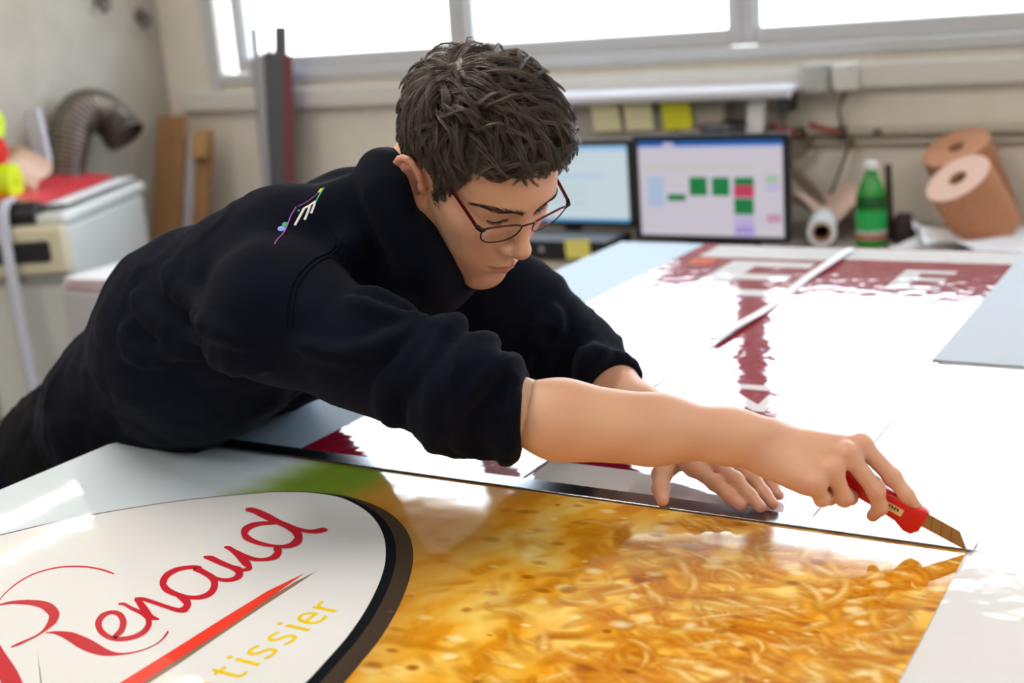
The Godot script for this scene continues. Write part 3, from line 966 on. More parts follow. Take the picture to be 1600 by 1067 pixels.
func screen_texture(kind: int) -> ImageTexture:
	var im := Image.create(480, 300, false, Image.FORMAT_RGB8)
	if kind == 0:
		im.fill(Color(0.83, 0.80, 0.85))
		im.fill_rect(Rect2i(0, 0, 480, 16), Color(0.02, 0.36, 0.66))
		im.fill_rect(Rect2i(0, 16, 480, 9), Color(0.74, 0.75, 0.92))
		im.fill_rect(Rect2i(86, 6, 36, 16), Color(0.80, 0.76, 0.86))
		im.fill_rect(Rect2i(20, 74, 360, 14), Color(0.81, 0.80, 0.77))
		im.fill_rect(Rect2i(26, 110, 58, 98), Color(0.70, 0.78, 0.88))
		var g := Color(0.09, 0.50, 0.27)
		im.fill_rect(Rect2i(96, 168, 62, 21), g)
		im.fill_rect(Rect2i(172, 114, 60, 58), g)
		im.fill_rect(Rect2i(248, 115, 58, 57), g)
		im.fill_rect(Rect2i(322, 115, 64, 24), g)
		im.fill_rect(Rect2i(320, 139, 66, 38), Color(0.78, 0.24, 0.38))
		im.fill_rect(Rect2i(320, 180, 64, 50), g)
		im.fill_rect(Rect2i(320, 234, 64, 66), Color(0.76, 0.71, 0.88))
		im.fill_rect(Rect2i(320, 268, 64, 22), Color(0.66, 0.60, 0.84))
		im.fill_rect(Rect2i(425, 108, 40, 24), Color(0.66, 0.78, 0.68))
		im.fill_rect(Rect2i(425, 134, 44, 24), Color(0.78, 0.73, 0.88))
		im.fill_rect(Rect2i(425, 228, 46, 26), Color(0.79, 0.60, 0.70))
	else:
		im.fill(Color(0.82, 0.88, 0.91))
		im.fill_rect(Rect2i(0, 0, 480, 20), Color(0.62, 0.80, 0.95))
		im.fill_rect(Rect2i(60, 110, 330, 20), Color(0.76, 0.85, 0.93))
		for y in [54, 160, 190, 220]:
			im.fill_rect(Rect2i(60, y, 260, 6), Color(0.74, 0.80, 0.84))
		im.fill_rect(Rect2i(0, 288, 480, 12), Color(0.30, 0.62, 0.82))
	return ImageTexture.create_from_image(im)

func monitor(label: String, at: Vector3, w: float, h: float, kind: int) -> Node3D:
	var o := thing("monitor", label, "monitor", at, 0.0, "")
	var bez := 0.018
	var d := 0.03
	part("casing", box(Vector3(w, h, d), Vector3(0, h / 2, -d / 2 - 0.004), 0.006), M.black_plastic, o)
	for s in [-1.0, 1.0]:
		part("bezel", box(Vector3(bez, h, 0.010), Vector3(s * (w - bez) / 2, h / 2, 0), 0.002), M.black_plastic, o)
		part("bezel", box(Vector3(w - 2 * bez, bez, 0.010), Vector3(0, h / 2 + s * (h - bez) / 2, 0), 0.002), M.black_plastic, o)
	var sm := mat("screen_%d" % kind, Color(0.02, 0.02, 0.02), 0.3)
	sm.emission_enabled = true
	sm.emission_texture = screen_texture(kind)
	sm.emission = Color.WHITE
	sm.emission_operator = BaseMaterial3D.EMISSION_OP_MULTIPLY
	sm.emission_energy_multiplier = 0.85
	var pm := MB.new()
	pm.has_uv = true
	var x := w / 2 - bez
	pm.flat4(Vector3(-x, bez, 0.001), Vector3(x, bez, 0.001), Vector3(x, h - bez, 0.001), Vector3(-x, h - bez, 0.001))
	part("screen", pm.done(), sm, o)
	var l := AreaLight3D.new()
	l.name = "screen_light"
	l.area_size = Vector2(2 * x, h - 2 * bez)
	l.light_color = Color(0.92, 0.94, 1.0)
	l.light_energy = 0.035
	l.shadow_enabled = true
	l.rotation_degrees.y = 180
	l.position = Vector3(0, h / 2, 0.012)
	o.add_child(l)
	part("stand_neck", box(Vector3(0.06, at.y - DESK + 0.08, 0.03), Vector3(0, (DESK - at.y + 0.08) / 2, -0.05), 0.006), M.black_plastic, o)
	part("stand_foot", box(Vector3(0.24, 0.014, 0.17), Vector3(0, DESK - at.y + 0.008, -0.04), 0.005), M.black_plastic, o)
	return o

func curved_sheet(w: float, d: float, bend: Callable, thick := 0.0012, nx := 14, nz := 12) -> ArrayMesh:
	var rows := []
	for r in nz:
		var row := []
		for k in nx:
			var u := float(k) / (nx - 1) - 0.5
			var t := 0.5 - float(r) / (nz - 1)
			row.append(bend.call(u, t) + Vector3(u * w, 0, t * d))
		rows.append(row)
	var m := MB.new()
	m.grid(rows)
	var low := []
	for r in range(nz - 1, -1, -1):
		var row := []
		for k in nx:
			row.append(rows[r][k] - Vector3(0, thick, 0))
		low.append(row)
	m.grid(low)
	return m.done()

func paper_roll(called: String, label: String, m: Material, r: float, length: float, at: Vector3, axis: Vector3, hole: float, category := "roll", group := "", end_mat: Material = null) -> Node3D:
	var o := thing(called, label, category, at, 0.0, group)
	o.basis = frame_of(axis)
	part("wrap", MB.new().lathe([[r, -length / 2], [r, length / 2]], 40).done(), m, o)
	var ends := MB.new()
	ends.lathe([[r, length / 2], [r * 0.995, length / 2 + 0.001], [hole, length / 2 + 0.001], [hole, length / 2 - 0.06]], 40)
	part("roll_end", ends.done(), end_mat if end_mat else m, o)
	part("roll_end", MB.new().lathe([[hole, -length / 2 + 0.06], [hole, -length / 2], [r, -length / 2]], 40).done(), m, o)
	part("core", MB.new().lathe([[hole * 0.98, -length / 2], [hole * 0.98, length / 2 - 0.002], [hole * 0.80, length / 2 - 0.002], [hole * 0.80, -length / 2]], 28).done(), M.core_dark, o)
	var plug := MB.new()
	var ring := []
	for s in 28:
		ring.append(Vector3(cos(TAU * s / 28) * hole * 0.8, -length / 2 + 0.01, -sin(TAU * s / 28) * hole * 0.8))
	plug.disc(ring, Vector3.UP)
	part("core_bottom", plug.done(), M.core_dark, o)
	return o

func build_desk() -> void:
	var d := thing("office_desk", "office desk standing against the window wall behind the table", "desk", Vector3.ZERO)
	part("desktop", span(Vector3(-2.55, DESK - 0.03, -4.33), Vector3(0.5, DESK, -3.45), 0.004), M.desk_top, d)
	for x in [-2.5, -1.05, 0.44]:
		part("leg", span(Vector3(x - 0.025, 0, -4.25), Vector3(x + 0.025, DESK - 0.03, -4.2), 0.004), M.steel_leg, d)
		part("leg", span(Vector3(x - 0.025, 0, -3.55), Vector3(x + 0.025, DESK - 0.03, -3.5), 0.004), M.steel_leg, d)
	part("modesty_panel", span(Vector3(-2.5, 0.25, -4.2), Vector3(0.44, DESK - 0.03, -4.185), 0.002), M.binder_black, d)
	var p := thing("drawer_pedestal", "dark drawer unit under the left end of the desk", "drawers", Vector3(-2.05, 0, -3.76))
	part("body", box(Vector3(0.44, 0.6, 0.5), Vector3(0, 0.33, 0), 0.004), M.binder_black, p)
	for k in 3:
		var dr := part("drawer", box(Vector3(0.42, 0.18, 0.02), Vector3(0, 0.13 + 0.19 * k, 0.26), 0.004), M.dark_plastic, p)
		part("handle", box(Vector3(0.12, 0.012, 0.02), Vector3(0, 0.17 + 0.19 * k, 0.28), 0.003), M.steel_leg, dr)

	monitor("monitor with coloured blocks on its pale screen, right of the pair", Vector3(-1.49, 0.737, -3.75), 0.512, 0.336, 0)
	monitor("monitor with a pale blue page, partly hidden behind the head", Vector3(-2.02, 0.770, -3.78), 0.512, 0.288, 1)
	var pc := thing("desktop_computer", "flat black computer case lying on the desk under the left monitor", "computer", Vector3(-2.0, DESK, -3.66))
	part("case", box(Vector3(0.46, 0.062, 0.2), Vector3(0, 0.032, 0), 0.004), M.black_plastic, pc)
	part("drive_slot", box(Vector3(0.13, 0.012, 0.004), Vector3(-0.10, 0.042, 0.1), 0.001), M.dark_plastic, pc)
	part("power_button", box(Vector3(0.016, 0.016, 0.006), Vector3(0.0, 0.035, 0.1), 0.002), M.grey_plastic, pc)
	solo("sticky_note", box(Vector3(0.088, 0.06, 0.0012), Vector3.ZERO, 0.0, Basis(Vector3.BACK, 0.06)), M.note_straw, "straw yellow sticky note on the black computer case under the left monitor", "note", Vector3(-1.865, DESK + 0.040, -3.555), Basis.IDENTITY)
	var kb := thing("keyboard", "pale grey keyboard lying in front of the right monitor", "keyboard", Vector3(-1.31, DESK, -3.60), 0.1)
	part("keyboard_body", box(Vector3(0.30, 0.018, 0.13), Vector3(0, 0.010, 0), 0.004), M.grey_plastic, kb)
	var keys := MB.new()
	for r in 5:
		for k in 15:
			keys.box(Vector3(0.015, 0.006, 0.016), Vector3(-0.135 + 0.0192 * k, 0.021, -0.044 + 0.022 * r), 0.001)
	part("keys", keys.done(), M.paper, kb).set_meta("kind", "stuff")

	# shelf under the windows with notes hanging from it
	var s := thing("wall_shelf", "long white wall shelf with a rounded end, under the windows", "shelf", Vector3(-1.9, 1.152, -4.235))
	part("shelf_board", box(Vector3(1.10, 0.030, 0.19), Vector3(0.0, 0.018, 0), 0.010), M.rail_white, s)
	part("front_lip", MB.new().tube([Vector3(-0.55, 0.010, 0.095), Vector3(0.545, 0.010, 0.095)], 0.020, 16).done(), M.rail_white, s)
	part("back_panel", box(Vector3(0.62, 0.34, 0.012), Vector3(-0.02, -0.18, 0.02), 0.002), M.panel_grey, s)
	for x in [-0.44, 0.50]:
		part("bracket", box(Vector3(0.02, 0.07, 0.15), Vector3(x, -0.03, -0.02), 0.003), M.steel_leg, s)
	var notes := [[-2.045, M.note_pale, "pale sticky note under the shelf, nearest the head"], [-1.918, M.note_pale, "pale sticky note under the shelf, between the other two notes"], [-1.772, M.note_yellow, "bright yellow sticky note under the white shelf"]]
	for q in notes:
		solo("sticky_note", curved_sheet(0.108, 0.100, func(u, t): return Vector3(0, 0.006 * pow(0.5 - t, 2.0) * 4, 0), 0.0008, 6, 6), q[1], q[2], "note", Vector3(q[0], 1.094, -4.185), Basis(Vector3.RIGHT, PI / 2))
	solo("curled_paper", curved_sheet(0.06, 0.30, func(u, t): return Vector3(0.05 * t * t, 0.03 * sin(t * 5), 0), 0.001, 6, 14), M.paper, "narrow white paper curling down from the right end of the shelf", "paper", Vector3(-1.490, 1.00, -4.15), Basis(Vector3.RIGHT, PI / 2))
	solo("ring_binder", box(Vector3(0.075, 0.36, 0.27), Vector3(0, 0.18, 0), 0.004), M.binder_brown, "brown ring binder standing behind the right monitor", "binder", Vector3(-1.645, DESK, -4.10))
	solo("ring_binder", box(Vector3(0.085, 0.37, 0.27), Vector3(0, 0.185, 0), 0.004), M.binder_black, "black ring binder standing behind the right monitor, beside the brown one", "binder", Vector3(-1.560, DESK, -4.10))

	# bottle
	var b := thing("water_bottle", "green plastic bottle with a white cap standing on the desk", "bottle", Vector3(-1.035, DESK, -3.93))
	b.scale = Vector3(1.27, 0.90, 1.27)
	var prof := [[0.0, 0.0], [0.030, 0.0], [0.036, 0.006], [0.037, 0.03], [0.0365, 0.12], [0.0365, 0.135], [0.036, 0.16], [0.033, 0.185], [0.026, 0.215], [0.018, 0.238], [0.0145, 0.250], [0.0140, 0.268]]
	part("bottle_body", MB.new().lathe(prof, 36).done(), M.bottle_solid, b)
	part("drink", MB.new().lathe([[0.0, 0.137], [0.0368, 0.137], [0.0366, 0.150], [0.0350, 0.176], [0.0, 0.1765]], 30).done(), M.bottle_dark, b)
	part("bottle_label", MB.new().lathe([[0.0372, 0.028], [0.0376, 0.030], [0.0374, 0.122], [0.0370, 0.124]], 36).done(), M.bottle_label, b)
	part("label_band", MB.new().lathe([[0.0378, 0.030], [0.0380, 0.046], [0.0378, 0.048]], 36).done(), M.label_red, b)
	part("label_band", MB.new().lathe([[0.0378, 0.048], [0.0380, 0.060], [0.0378, 0.061]], 36).done(), M.label_pale, b)
	part("cap", MB.new().lathe([[0.0150, 0.264], [0.0168, 0.266], [0.0165, 0.287], [0.0150, 0.2905], [0.0, 0.292]], 28).done(), M.cap_white, b)
	solo("wooden_ruler", box(Vector3(0.022, 0.24, 0.006), Vector3(0, 0.12, 0), 0.001, Basis(Vector3.BACK, 0.03)), M.wood_dark, "dark wooden stick standing upright behind the green bottle", "stick", Vector3(-1.005, DESK, -4.03))
	solo("maroon_case", MB.new().lathe([[0.0, 0.0], [0.030, 0.002], [0.037, 0.03], [0.034, 0.075], [0.02, 0.098], [0.0, 0.102]], 24).done(), M.maroon_dark, "small dark maroon pouch between the bottle and the white papers", "pouch", Vector3(-0.945, DESK, -3.97))
	# loose paper
	paper_roll("paper_roll", "white paper roll lying on the desk left of the bottle, dark end showing", M.paper, 0.045, 0.30, Vector3(-1.215, DESK + 0.046, -4.02), Vector3(0.28, 0.02, 1.0), 0.030)
	solo("crumpled_paper", curved_sheet(0.28, 0.24, func(u, t): return Vector3(0, 0.045 + 0.05 * sin(u * 7 + t * 3) * cos(t * 6 - u), 0)), M.paper_pink, "crumpled pinkish paper behind the white paper roll", "paper", Vector3(-1.20, DESK + 0.05, -4.17))
	solo("paper_sheet", curved_sheet(0.36, 0.30, func(u, t): return Vector3(0, 0.022 + 0.05 * pow(0.5 - u, 3.0) + 0.016 * sin(t * 9 + u * 11), 0)), M.paper, "white paper sheet with a raised corner in front of the brown rolls", "paper", Vector3(-0.70, DESK + 0.004, -3.88), Basis(Vector3.UP, 0.35))
	solo("paper_sheet", curved_sheet(0.42, 0.30, func(u, t): return Vector3(0, 0.02 + 0.05 * sin(u * 5 + 1.0) * sin(t * 4 + 1.0) + 0.03 * u, 0)), M.paper, "wavy white paper sheet lying right of the brown rolls at the picture's edge", "paper", Vector3(-0.50, DESK + 0.012, -3.86), Basis(Vector3.UP, -0.2))
	solo("paper_sheet", curved_sheet(0.26, 0.22, func(u, t): return Vector3(0, 0.005 + 0.12 * maxf(0.0, 0.25 - absf(u + 0.2)) + 0.01 * sin(t * 9), 0)), M.paper, "folded white paper standing in a peak right of the maroon pouch", "paper", Vector3(-0.83, DESK + 0.003, -3.90), Basis(Vector3.UP, 0.1))
	# rolls of brown paper
	paper_roll("kraft_roll", "brown paper roll leaning forward, its pinkish end with a dark core", M.kraft, 0.098, 0.21, Vector3(-0.735, DESK + 0.132, -3.945), Vector3(-0.36, 0.80, 0.48), 0.030, "roll", "", M.kraft_end)
	paper_roll("kraft_roll", "brown paper roll standing behind the pinkish-ended one, against the wall", M.kraft, 0.105, 0.27, Vector3(-0.790, DESK + 0.160, -4.18), Vector3(-0.26, 0.88, 0.40), 0.028, "roll")

func build_wall_fittings() -> void:
	struct("trim_3", MB.new().box(Vector3(7.2, 0.085, 0.055), Vector3(-0.62, 1.196, WALL_Z + 0.028), 0.008).done(), M.trunk_white)
	for q in [[-1.305, M.box_grey, "grey junction box on the cable trunking, nearest the shelf", 0.096, 0.098], [-1.207, M.trunk_white, "white junction box on the cable trunking, right of the grey one", 0.078, 0.092]]:
		var o := thing("junction_box", q[2], "junction box", Vector3(q[0], 1.197, WALL_Z + 0.055))
		part("box_body", box(Vector3(q[3], q[4], 0.06), Vector3(0, 0, 0.03), 0.006), q[1], o)
		part("box_lid", box(Vector3(q[3] - 0.01, q[4] - 0.01, 0.008), Vector3(0, 0, 0.063), 0.003), q[1], o)
		for s in [-1.0, 1.0]:
			part("screw", MB.new().lathe([[0.004, 0.0], [0.004, 0.003], [0.0, 0.0035]], 10, Vector3(s * q[3] * 0.36, s * q[4] * 0.36, 0.066), Basis(Vector3.RIGHT, PI / 2)).done(), M.steel, o)
	struct("trim_4", MB.new().tube([Vector3(-1.62, 1.012, WALL_Z + 0.03), Vector3(3.0, 1.012, WALL_Z + 0.03)], 0.017, 14).done(), M.pipe_cream)
	struct("trim_5", MB.new().tube([Vector3(-1.62, 0.975, WALL_Z + 0.025), Vector3(3.0, 0.975, WALL_Z + 0.025)], 0.011, 12).done(), M.pipe_cream)
	for q in [[-1.375, "red-handled valve on the wall pipe, nearest the monitor"], [-1.235, "red-handled valve on the wall pipe, under the white junction box"]]:
		var o := thing("pipe_valve", q[1], "valve", Vector3(q[0], 1.012, WALL_Z + 0.045))
		part("valve_body", MB.new().lathe([[0.0, -0.035], [0.016, -0.033], [0.022, -0.012], [0.022, 0.012], [0.015, 0.03], [0.009, 0.034], [0.009, 0.045], [0.0, 0.046]], 16, Vector3.ZERO, Basis(Vector3.RIGHT, PI / 2)).done(), M.brass_dull, o)
		part("valve_lever", box(Vector3(0.105, 0.018, 0.008), Vector3(-0.045, 0.018, 0.048), 0.003, Basis(Vector3.BACK, -0.28)), M.valve_red, o)
		part("nozzle", MB.new().tube([Vector3(0.03, -0.005, 0.01), Vector3(0.035, -0.03, 0.014), Vector3(0.036, -0.055, 0.014)], 0.011, 10).done(), M.brass_dull, o)
	var ropes := [[[Vector3(-1.425, 1.15, -4.29), Vector3(-1.425, 1.08, -4.285), Vector3(-1.42, 1.0, -4.28)], 0.007, "dark cable hanging from the trunking beside the shelf end"], [[Vector3(-1.205, 0.96, -4.29), Vector3(-1.24, 0.86, -4.27), Vector3(-1.275, 0.76, -4.26), Vector3(-1.28, 0.71, -4.25)], 0.006, "thin grey air line hanging from the right valve"], [[Vector3(-1.215, 1.15, -4.30), Vector3(-1.235, 1.09, -4.29), Vector3(-1.225, 1.03, -4.29)], 0.006, "thin cable hanging from the white junction box to the valve"]]
	for q in ropes:
		solo("cable", MB.new().tube(smooth_path(q[0], 6), q[1], 8).done(), M.cable_grey, q[2], "cable")
	solo("air_hose", MB.new().tube(smooth_path([Vector3(-1.345, 0.955, -4.28), Vector3(-1.40, 0.93, -4.26), Vector3(-1.385, 0.89, -4.25), Vector3(-1.315, 0.83, -4.24), Vector3(-1.272, 0.765, -4.23), Vector3(-1.262, 0.712, -4.22)], 8), 0.016, 12).done(), M.hose_brown, "thick brownish hose curving down behind the right monitor to the desk", "hose")
	solo("wall_pin", MB.new().lathe([[0.0, 0.0], [0.012, 0.0], [0.012, 0.02], [0.006, 0.03], [0.0, 0.03]], 12, Vector3.ZERO, Basis(Vector3.RIGHT, PI / 2)).done(), M.cable_grey, "small dark plug on the wall pipe, right of the valves", "plug", Vector3(-1.11, 1.012, WALL_Z + 0.045))

# -------------------------------------------------------------------- the left side of the room
func build_left_side() -> void:
	# hooks on the wall
	for q in [[Vector3(LEFT_X, 1.585, -4.24), "dark iron hook on the left wall near the window corner"], [Vector3(LEFT_X, 1.66, -4.02), "dark iron hook at the top of the left wall, cut by the frame"]]:
		var o := thing("wall_hook", q[1], "hook", q[0])
		part("hook_plate", MB.new().lathe([[0.0, 0.0], [0.032, 0.0], [0.034, 0.006], [0.028, 0.012], [0.0, 0.013]], 20, Vector3.ZERO, Basis(Vector3.BACK, -PI / 2)).done(), M.cable_grey, o)
		part("hook_arm", MB.new().tube(smooth_path([Vector3(0.01, 0.005, 0), Vector3(0.05, 0.0, 0), Vector3(0.065, -0.03, 0.01), Vector3(0.04, -0.05, 0.02), Vector3(0.03, -0.03, 0.025)], 5), 0.008, 8).done(), M.cable_grey, o)
	# flexible foil duct
	var path := smooth_path([Vector3(-4.20, 0.94, -3.575), Vector3(-4.20, 1.00, -3.580), Vector3(-4.20, 1.08, -3.61), Vector3(-4.20, 1.17, -3.66), Vector3(-4.195, 1.22, -3.74), Vector3(-4.18, 1.195, -3.82), Vector3(-4.15, 1.135, -3.855), Vector3(-4.12, 1.095, -3.86)], 12)
	var fine_path := smooth_path(path, 2)
	var radii := []
	for k in fine_path.size():
		radii.append(0.084 + 0.005 * sin(k * 1.35))
	var duct := thing("foil_duct", "crinkled aluminium foil duct bending down along the left wall", "duct")
	part("duct_skin", MB.new().tube(fine_path, radii, 28, false).done(), M.duct_foil, duct)
	# big roll printer, turned a little; local x runs along its front, z to the front
	var p := thing("roll_printer", "large white roll printer with a cream front and a black slot", "printer", Vector3(-3.574, 0, -3.016), deg_to_rad(27.3))
	part("cabinet", box(Vector3(0.36, 0.80, 0.84), Vector3(-0.19, 0.48, -0.44), 0.02), M.printer_white, p)
	part("top_cover", box(Vector3(0.38, 0.045, 0.87), Vector3(-0.19, 0.90, -0.435), 0.012), M.printer_white, p)
	part("front_panel", box(Vector3(0.37, 0.17, 0.06), Vector3(-0.19, 0.80, 0.0), 0.012), M.printer_cream, p)
	part("paper_slot", box(Vector3(0.29, 0.075, 0.03), Vector3(-0.20, 0.80, 0.026), 0.008), M.black_plastic, p)
	part("guide_bar", MB.new().tube([Vector3(-0.38, 0.925, -0.03), Vector3(-0.10, 0.925, -0.03)], 0.045, 16).done(), M.black_plastic, p)
	part("seam_bar", box(Vector3(0.37, 0.016, 0.02), Vector3(-0.19, 0.70, 0.0), 0.004), M.grey_plastic, p)
	part("plinth", box(Vector3(0.32, 0.08, 0.78), Vector3(-0.19, 0.04, -0.44), 0.006), M.black_plastic, p)
	solo("paper_strip", MB.new().tube(smooth_path([Vector3(-3.755, 0.985, -2.965), Vector3(-3.735, 0.955, -2.90), Vector3(-3.72, 0.80, -2.875), Vector3(-3.70, 0.55, -2.865), Vector3(-3.68, 0.25, -2.86)], 6), 0.022, 8, true, 0.06, Vector3(0.89, 0, -0.46)).done(), M.lilac_strip, "narrow pale paper strip hanging down the front of the printer", "paper strip")
	var turn := Basis(Vector3.UP, deg_to_rad(27.3))
	solo("print_sheet", curved_sheet(0.34, 0.74, func(u, t): return Vector3(0, 0.006 + 0.010 * sin(u * 4), 0)), M.paper, "white printed sheet lying on top of the roll printer", "print", Vector3(-3.574, 0.930, -3.016) + turn * Vector3(-0.19, 0, -0.46), turn)
	solo("red_print", curved_sheet(0.19, 0.74, func(u, t): return Vector3(0, 0.022 - 0.05 * u + 0.006 * sin(u * 4), 0)), M.print_red, "red printed strip lying along the far side of the printer top", "print", Vector3(-3.574, 0.948, -3.016) + turn * Vector3(-0.20, 0, -0.46), turn)
	# vinyl rolls at the picture's edge
	var along := Vector3(0.89, 0, -0.46)
	paper_roll("vinyl_roll", "fluorescent yellow vinyl roll on the printer, the lowest and largest", M.vinyl_yellow, 0.068, 0.30, Vector3(-4.02, 1.020, -3.02), along, 0.010, "vinyl roll")
	paper_roll("vinyl_roll", "red vinyl roll stacked between the two fluorescent yellow ones", M.vinyl_red, 0.046, 0.28, Vector3(-4.055, 1.134, -3.025), along, 0.010, "vinyl roll")
	paper_roll("vinyl_roll", "fluorescent yellow vinyl roll at the top of the stack", M.vinyl_yellow, 0.050, 0.28, Vector3(-4.05, 1.231, -3.025), along, 0.010, "vinyl roll")
	solo("peach_paper", curved_sheet(0.17, 0.15, func(u, t): return Vector3(0, 0.09 - 0.5 * u * u + 0.03 * sin(t * 5), 0)), M.paper_peach, "peach coloured paper bulging up behind the yellow vinyl roll", "paper", Vector3(-4.02, 1.035, -3.22), Basis(Vector3.UP, 0.3) * Basis(Vector3.RIGHT, 0.9))
	solo("pale_offcut", box(Vector3(0.085, 0.20, 0.02), Vector3(0, 0.10, 0), 0.004, Basis(Vector3.BACK, 0.08)), M.lilac_strip, "pale lilac board offcut standing beside the red vinyl roll", "offcut", Vector3(-4.02, 1.06, -3.33))
	# boards and strips leaning in the corner
	var boards := [["cardboard_sheet", Vector3(-4.19, 0, -3.90), Vector3(0.165, 1.19, 0.022), M.cardboard, 0.0, -0.27, "tall brown cardboard sheet leaning left of the others"], ["grey_strip", Vector3(-4.075, 0, -3.92), Vector3(0.045, 1.10, 0.018), M.strip_pale, 0.0, -0.26, "pale grey board strip between the cardboard sheets"], ["cardboard_sheet", Vector3(-4.00, 0, -3.92), Vector3(0.085, 1.12, 0.022), M.cardboard, 0.0, -0.26, "narrow brown cardboard sheet right of the pale grey strip"]]
	for q in boards:
		var sz: Vector3 = q[2]
		solo(q[0], box(sz, Vector3(0, sz.y / 2, 0), 0.003), q[3], q[6], "board", q[1], Basis(Vector3.RIGHT, q[5]) * Basis(Vector3.BACK, -q[4]))
	solo("cardboard_box", box(Vector3(0.075, 0.11, 0.05), Vector3(0, 0.055, 0), 0.004), M.cardboard_light, "small tan cardboard box wedged on top of the narrow cardboard sheet", "box", Vector3(-3.985, 0.97, -4.135), Basis(Vector3.RIGHT, -0.26))
	var strips := [[-3.745, 1.50, 0.030, M.strip_grey, "dark grey metal strip leaning by the window, the leftmost and narrow", -0.006, 0.0], [-3.695, 1.39, 0.095, M.strip_pale, "pale grey metal strip leaning by the window, the widest", -0.01, 0.016], [-3.680, 1.445, 0.016, M.strip_grey, "thin dark grey metal strip ending in a point by the window", -0.035, 0.034], [-3.670, 1.40, 0.085, M.strip_grey, "dark grey metal strip in the middle of the leaning group", -0.045, 0.050], [-3.660, 1.505, 0.066, M.strip_grey, "tall dark grey metal strip with a broad flat top by the window", -0.085, 0.066], [-3.625, 1.39, 0.050, M.strip_red, "dull red metal strip leaning by the window, the rightmost", -0.095, 0.082]]
	for q in strips:
		solo("metal_strip", box(Vector3(q[2], q[1], 0.012), Vector3(0, q[1] / 2, 0), 0.002), q[3], q[4], "strip", Vector3(q[0], 0, -4.22 + q[6]), Basis(Vector3.RIGHT, -0.05) * Basis(Vector3.BACK, q[5]))
	# low stack behind the young man's back
	var st := thing("paper_stack", "stack of white and pink prints on a grey cabinet behind the young man", "prints", Vector3(-3.18, 0.0, -3.10))
	part("cabinet", box(Vector3(0.50, 0.70, 0.54), Vector3(0, 0.35, 0), 0.01), M.strip_pale, st)
	for k in 4:
		part("print", box(Vector3(0.49, 0.010, 0.52), Vector3(0.006 * k, 0.706 + 0.011 * k, 0.006 * (k % 2)), 0.002, Basis(Vector3.UP, 0.03 * (k - 1))), [M.print_pink, M.paper, M.print_pink, M.paper][k], st)
	# dark garment over a chair back at the picture's edge
	var c := thing("draped_jacket", "dark navy jacket hanging over a chair back at the lower left edge", "jacket", Vector3(-1.605, 0, -0.985))
	var rows := []
	for r in 18:
		var t := r / 17.0
		var ring := []
		for s in 40:
			var a := TAU * s / 40
			var fold := 1.0 + 0.09 * t * sin(a * 7 + 1.3 * sin(t * 3)) + 0.04 * sin(a * 13)
			var rx := lerpf(0.05, 0.17, pow(t, 0.6)) * fold
			var rz := lerpf(0.13, 0.205, pow(t, 0.6)) * fold
			ring.append(Vector3(cos(a) * rx, 1.0 - 0.62 * t, -sin(a) * rz))
		rows.append(ring)
	rows.reverse()
	var jm := MB.new()
	jm.grid(rows, true)
	jm.disc(rows[-1], Vector3.UP)
	part("jacket_cloth", jm.done(), M.navy_cloth, c)
	for x in [-0.08, 0.08]:
		for zz in [-0.14, 0.14]:
			part("chair_leg", MB.new().tube([Vector3(x, 0, zz), Vector3(x * 0.8, 0.45, zz)], 0.012, 8).done(), M.steel_leg, c)

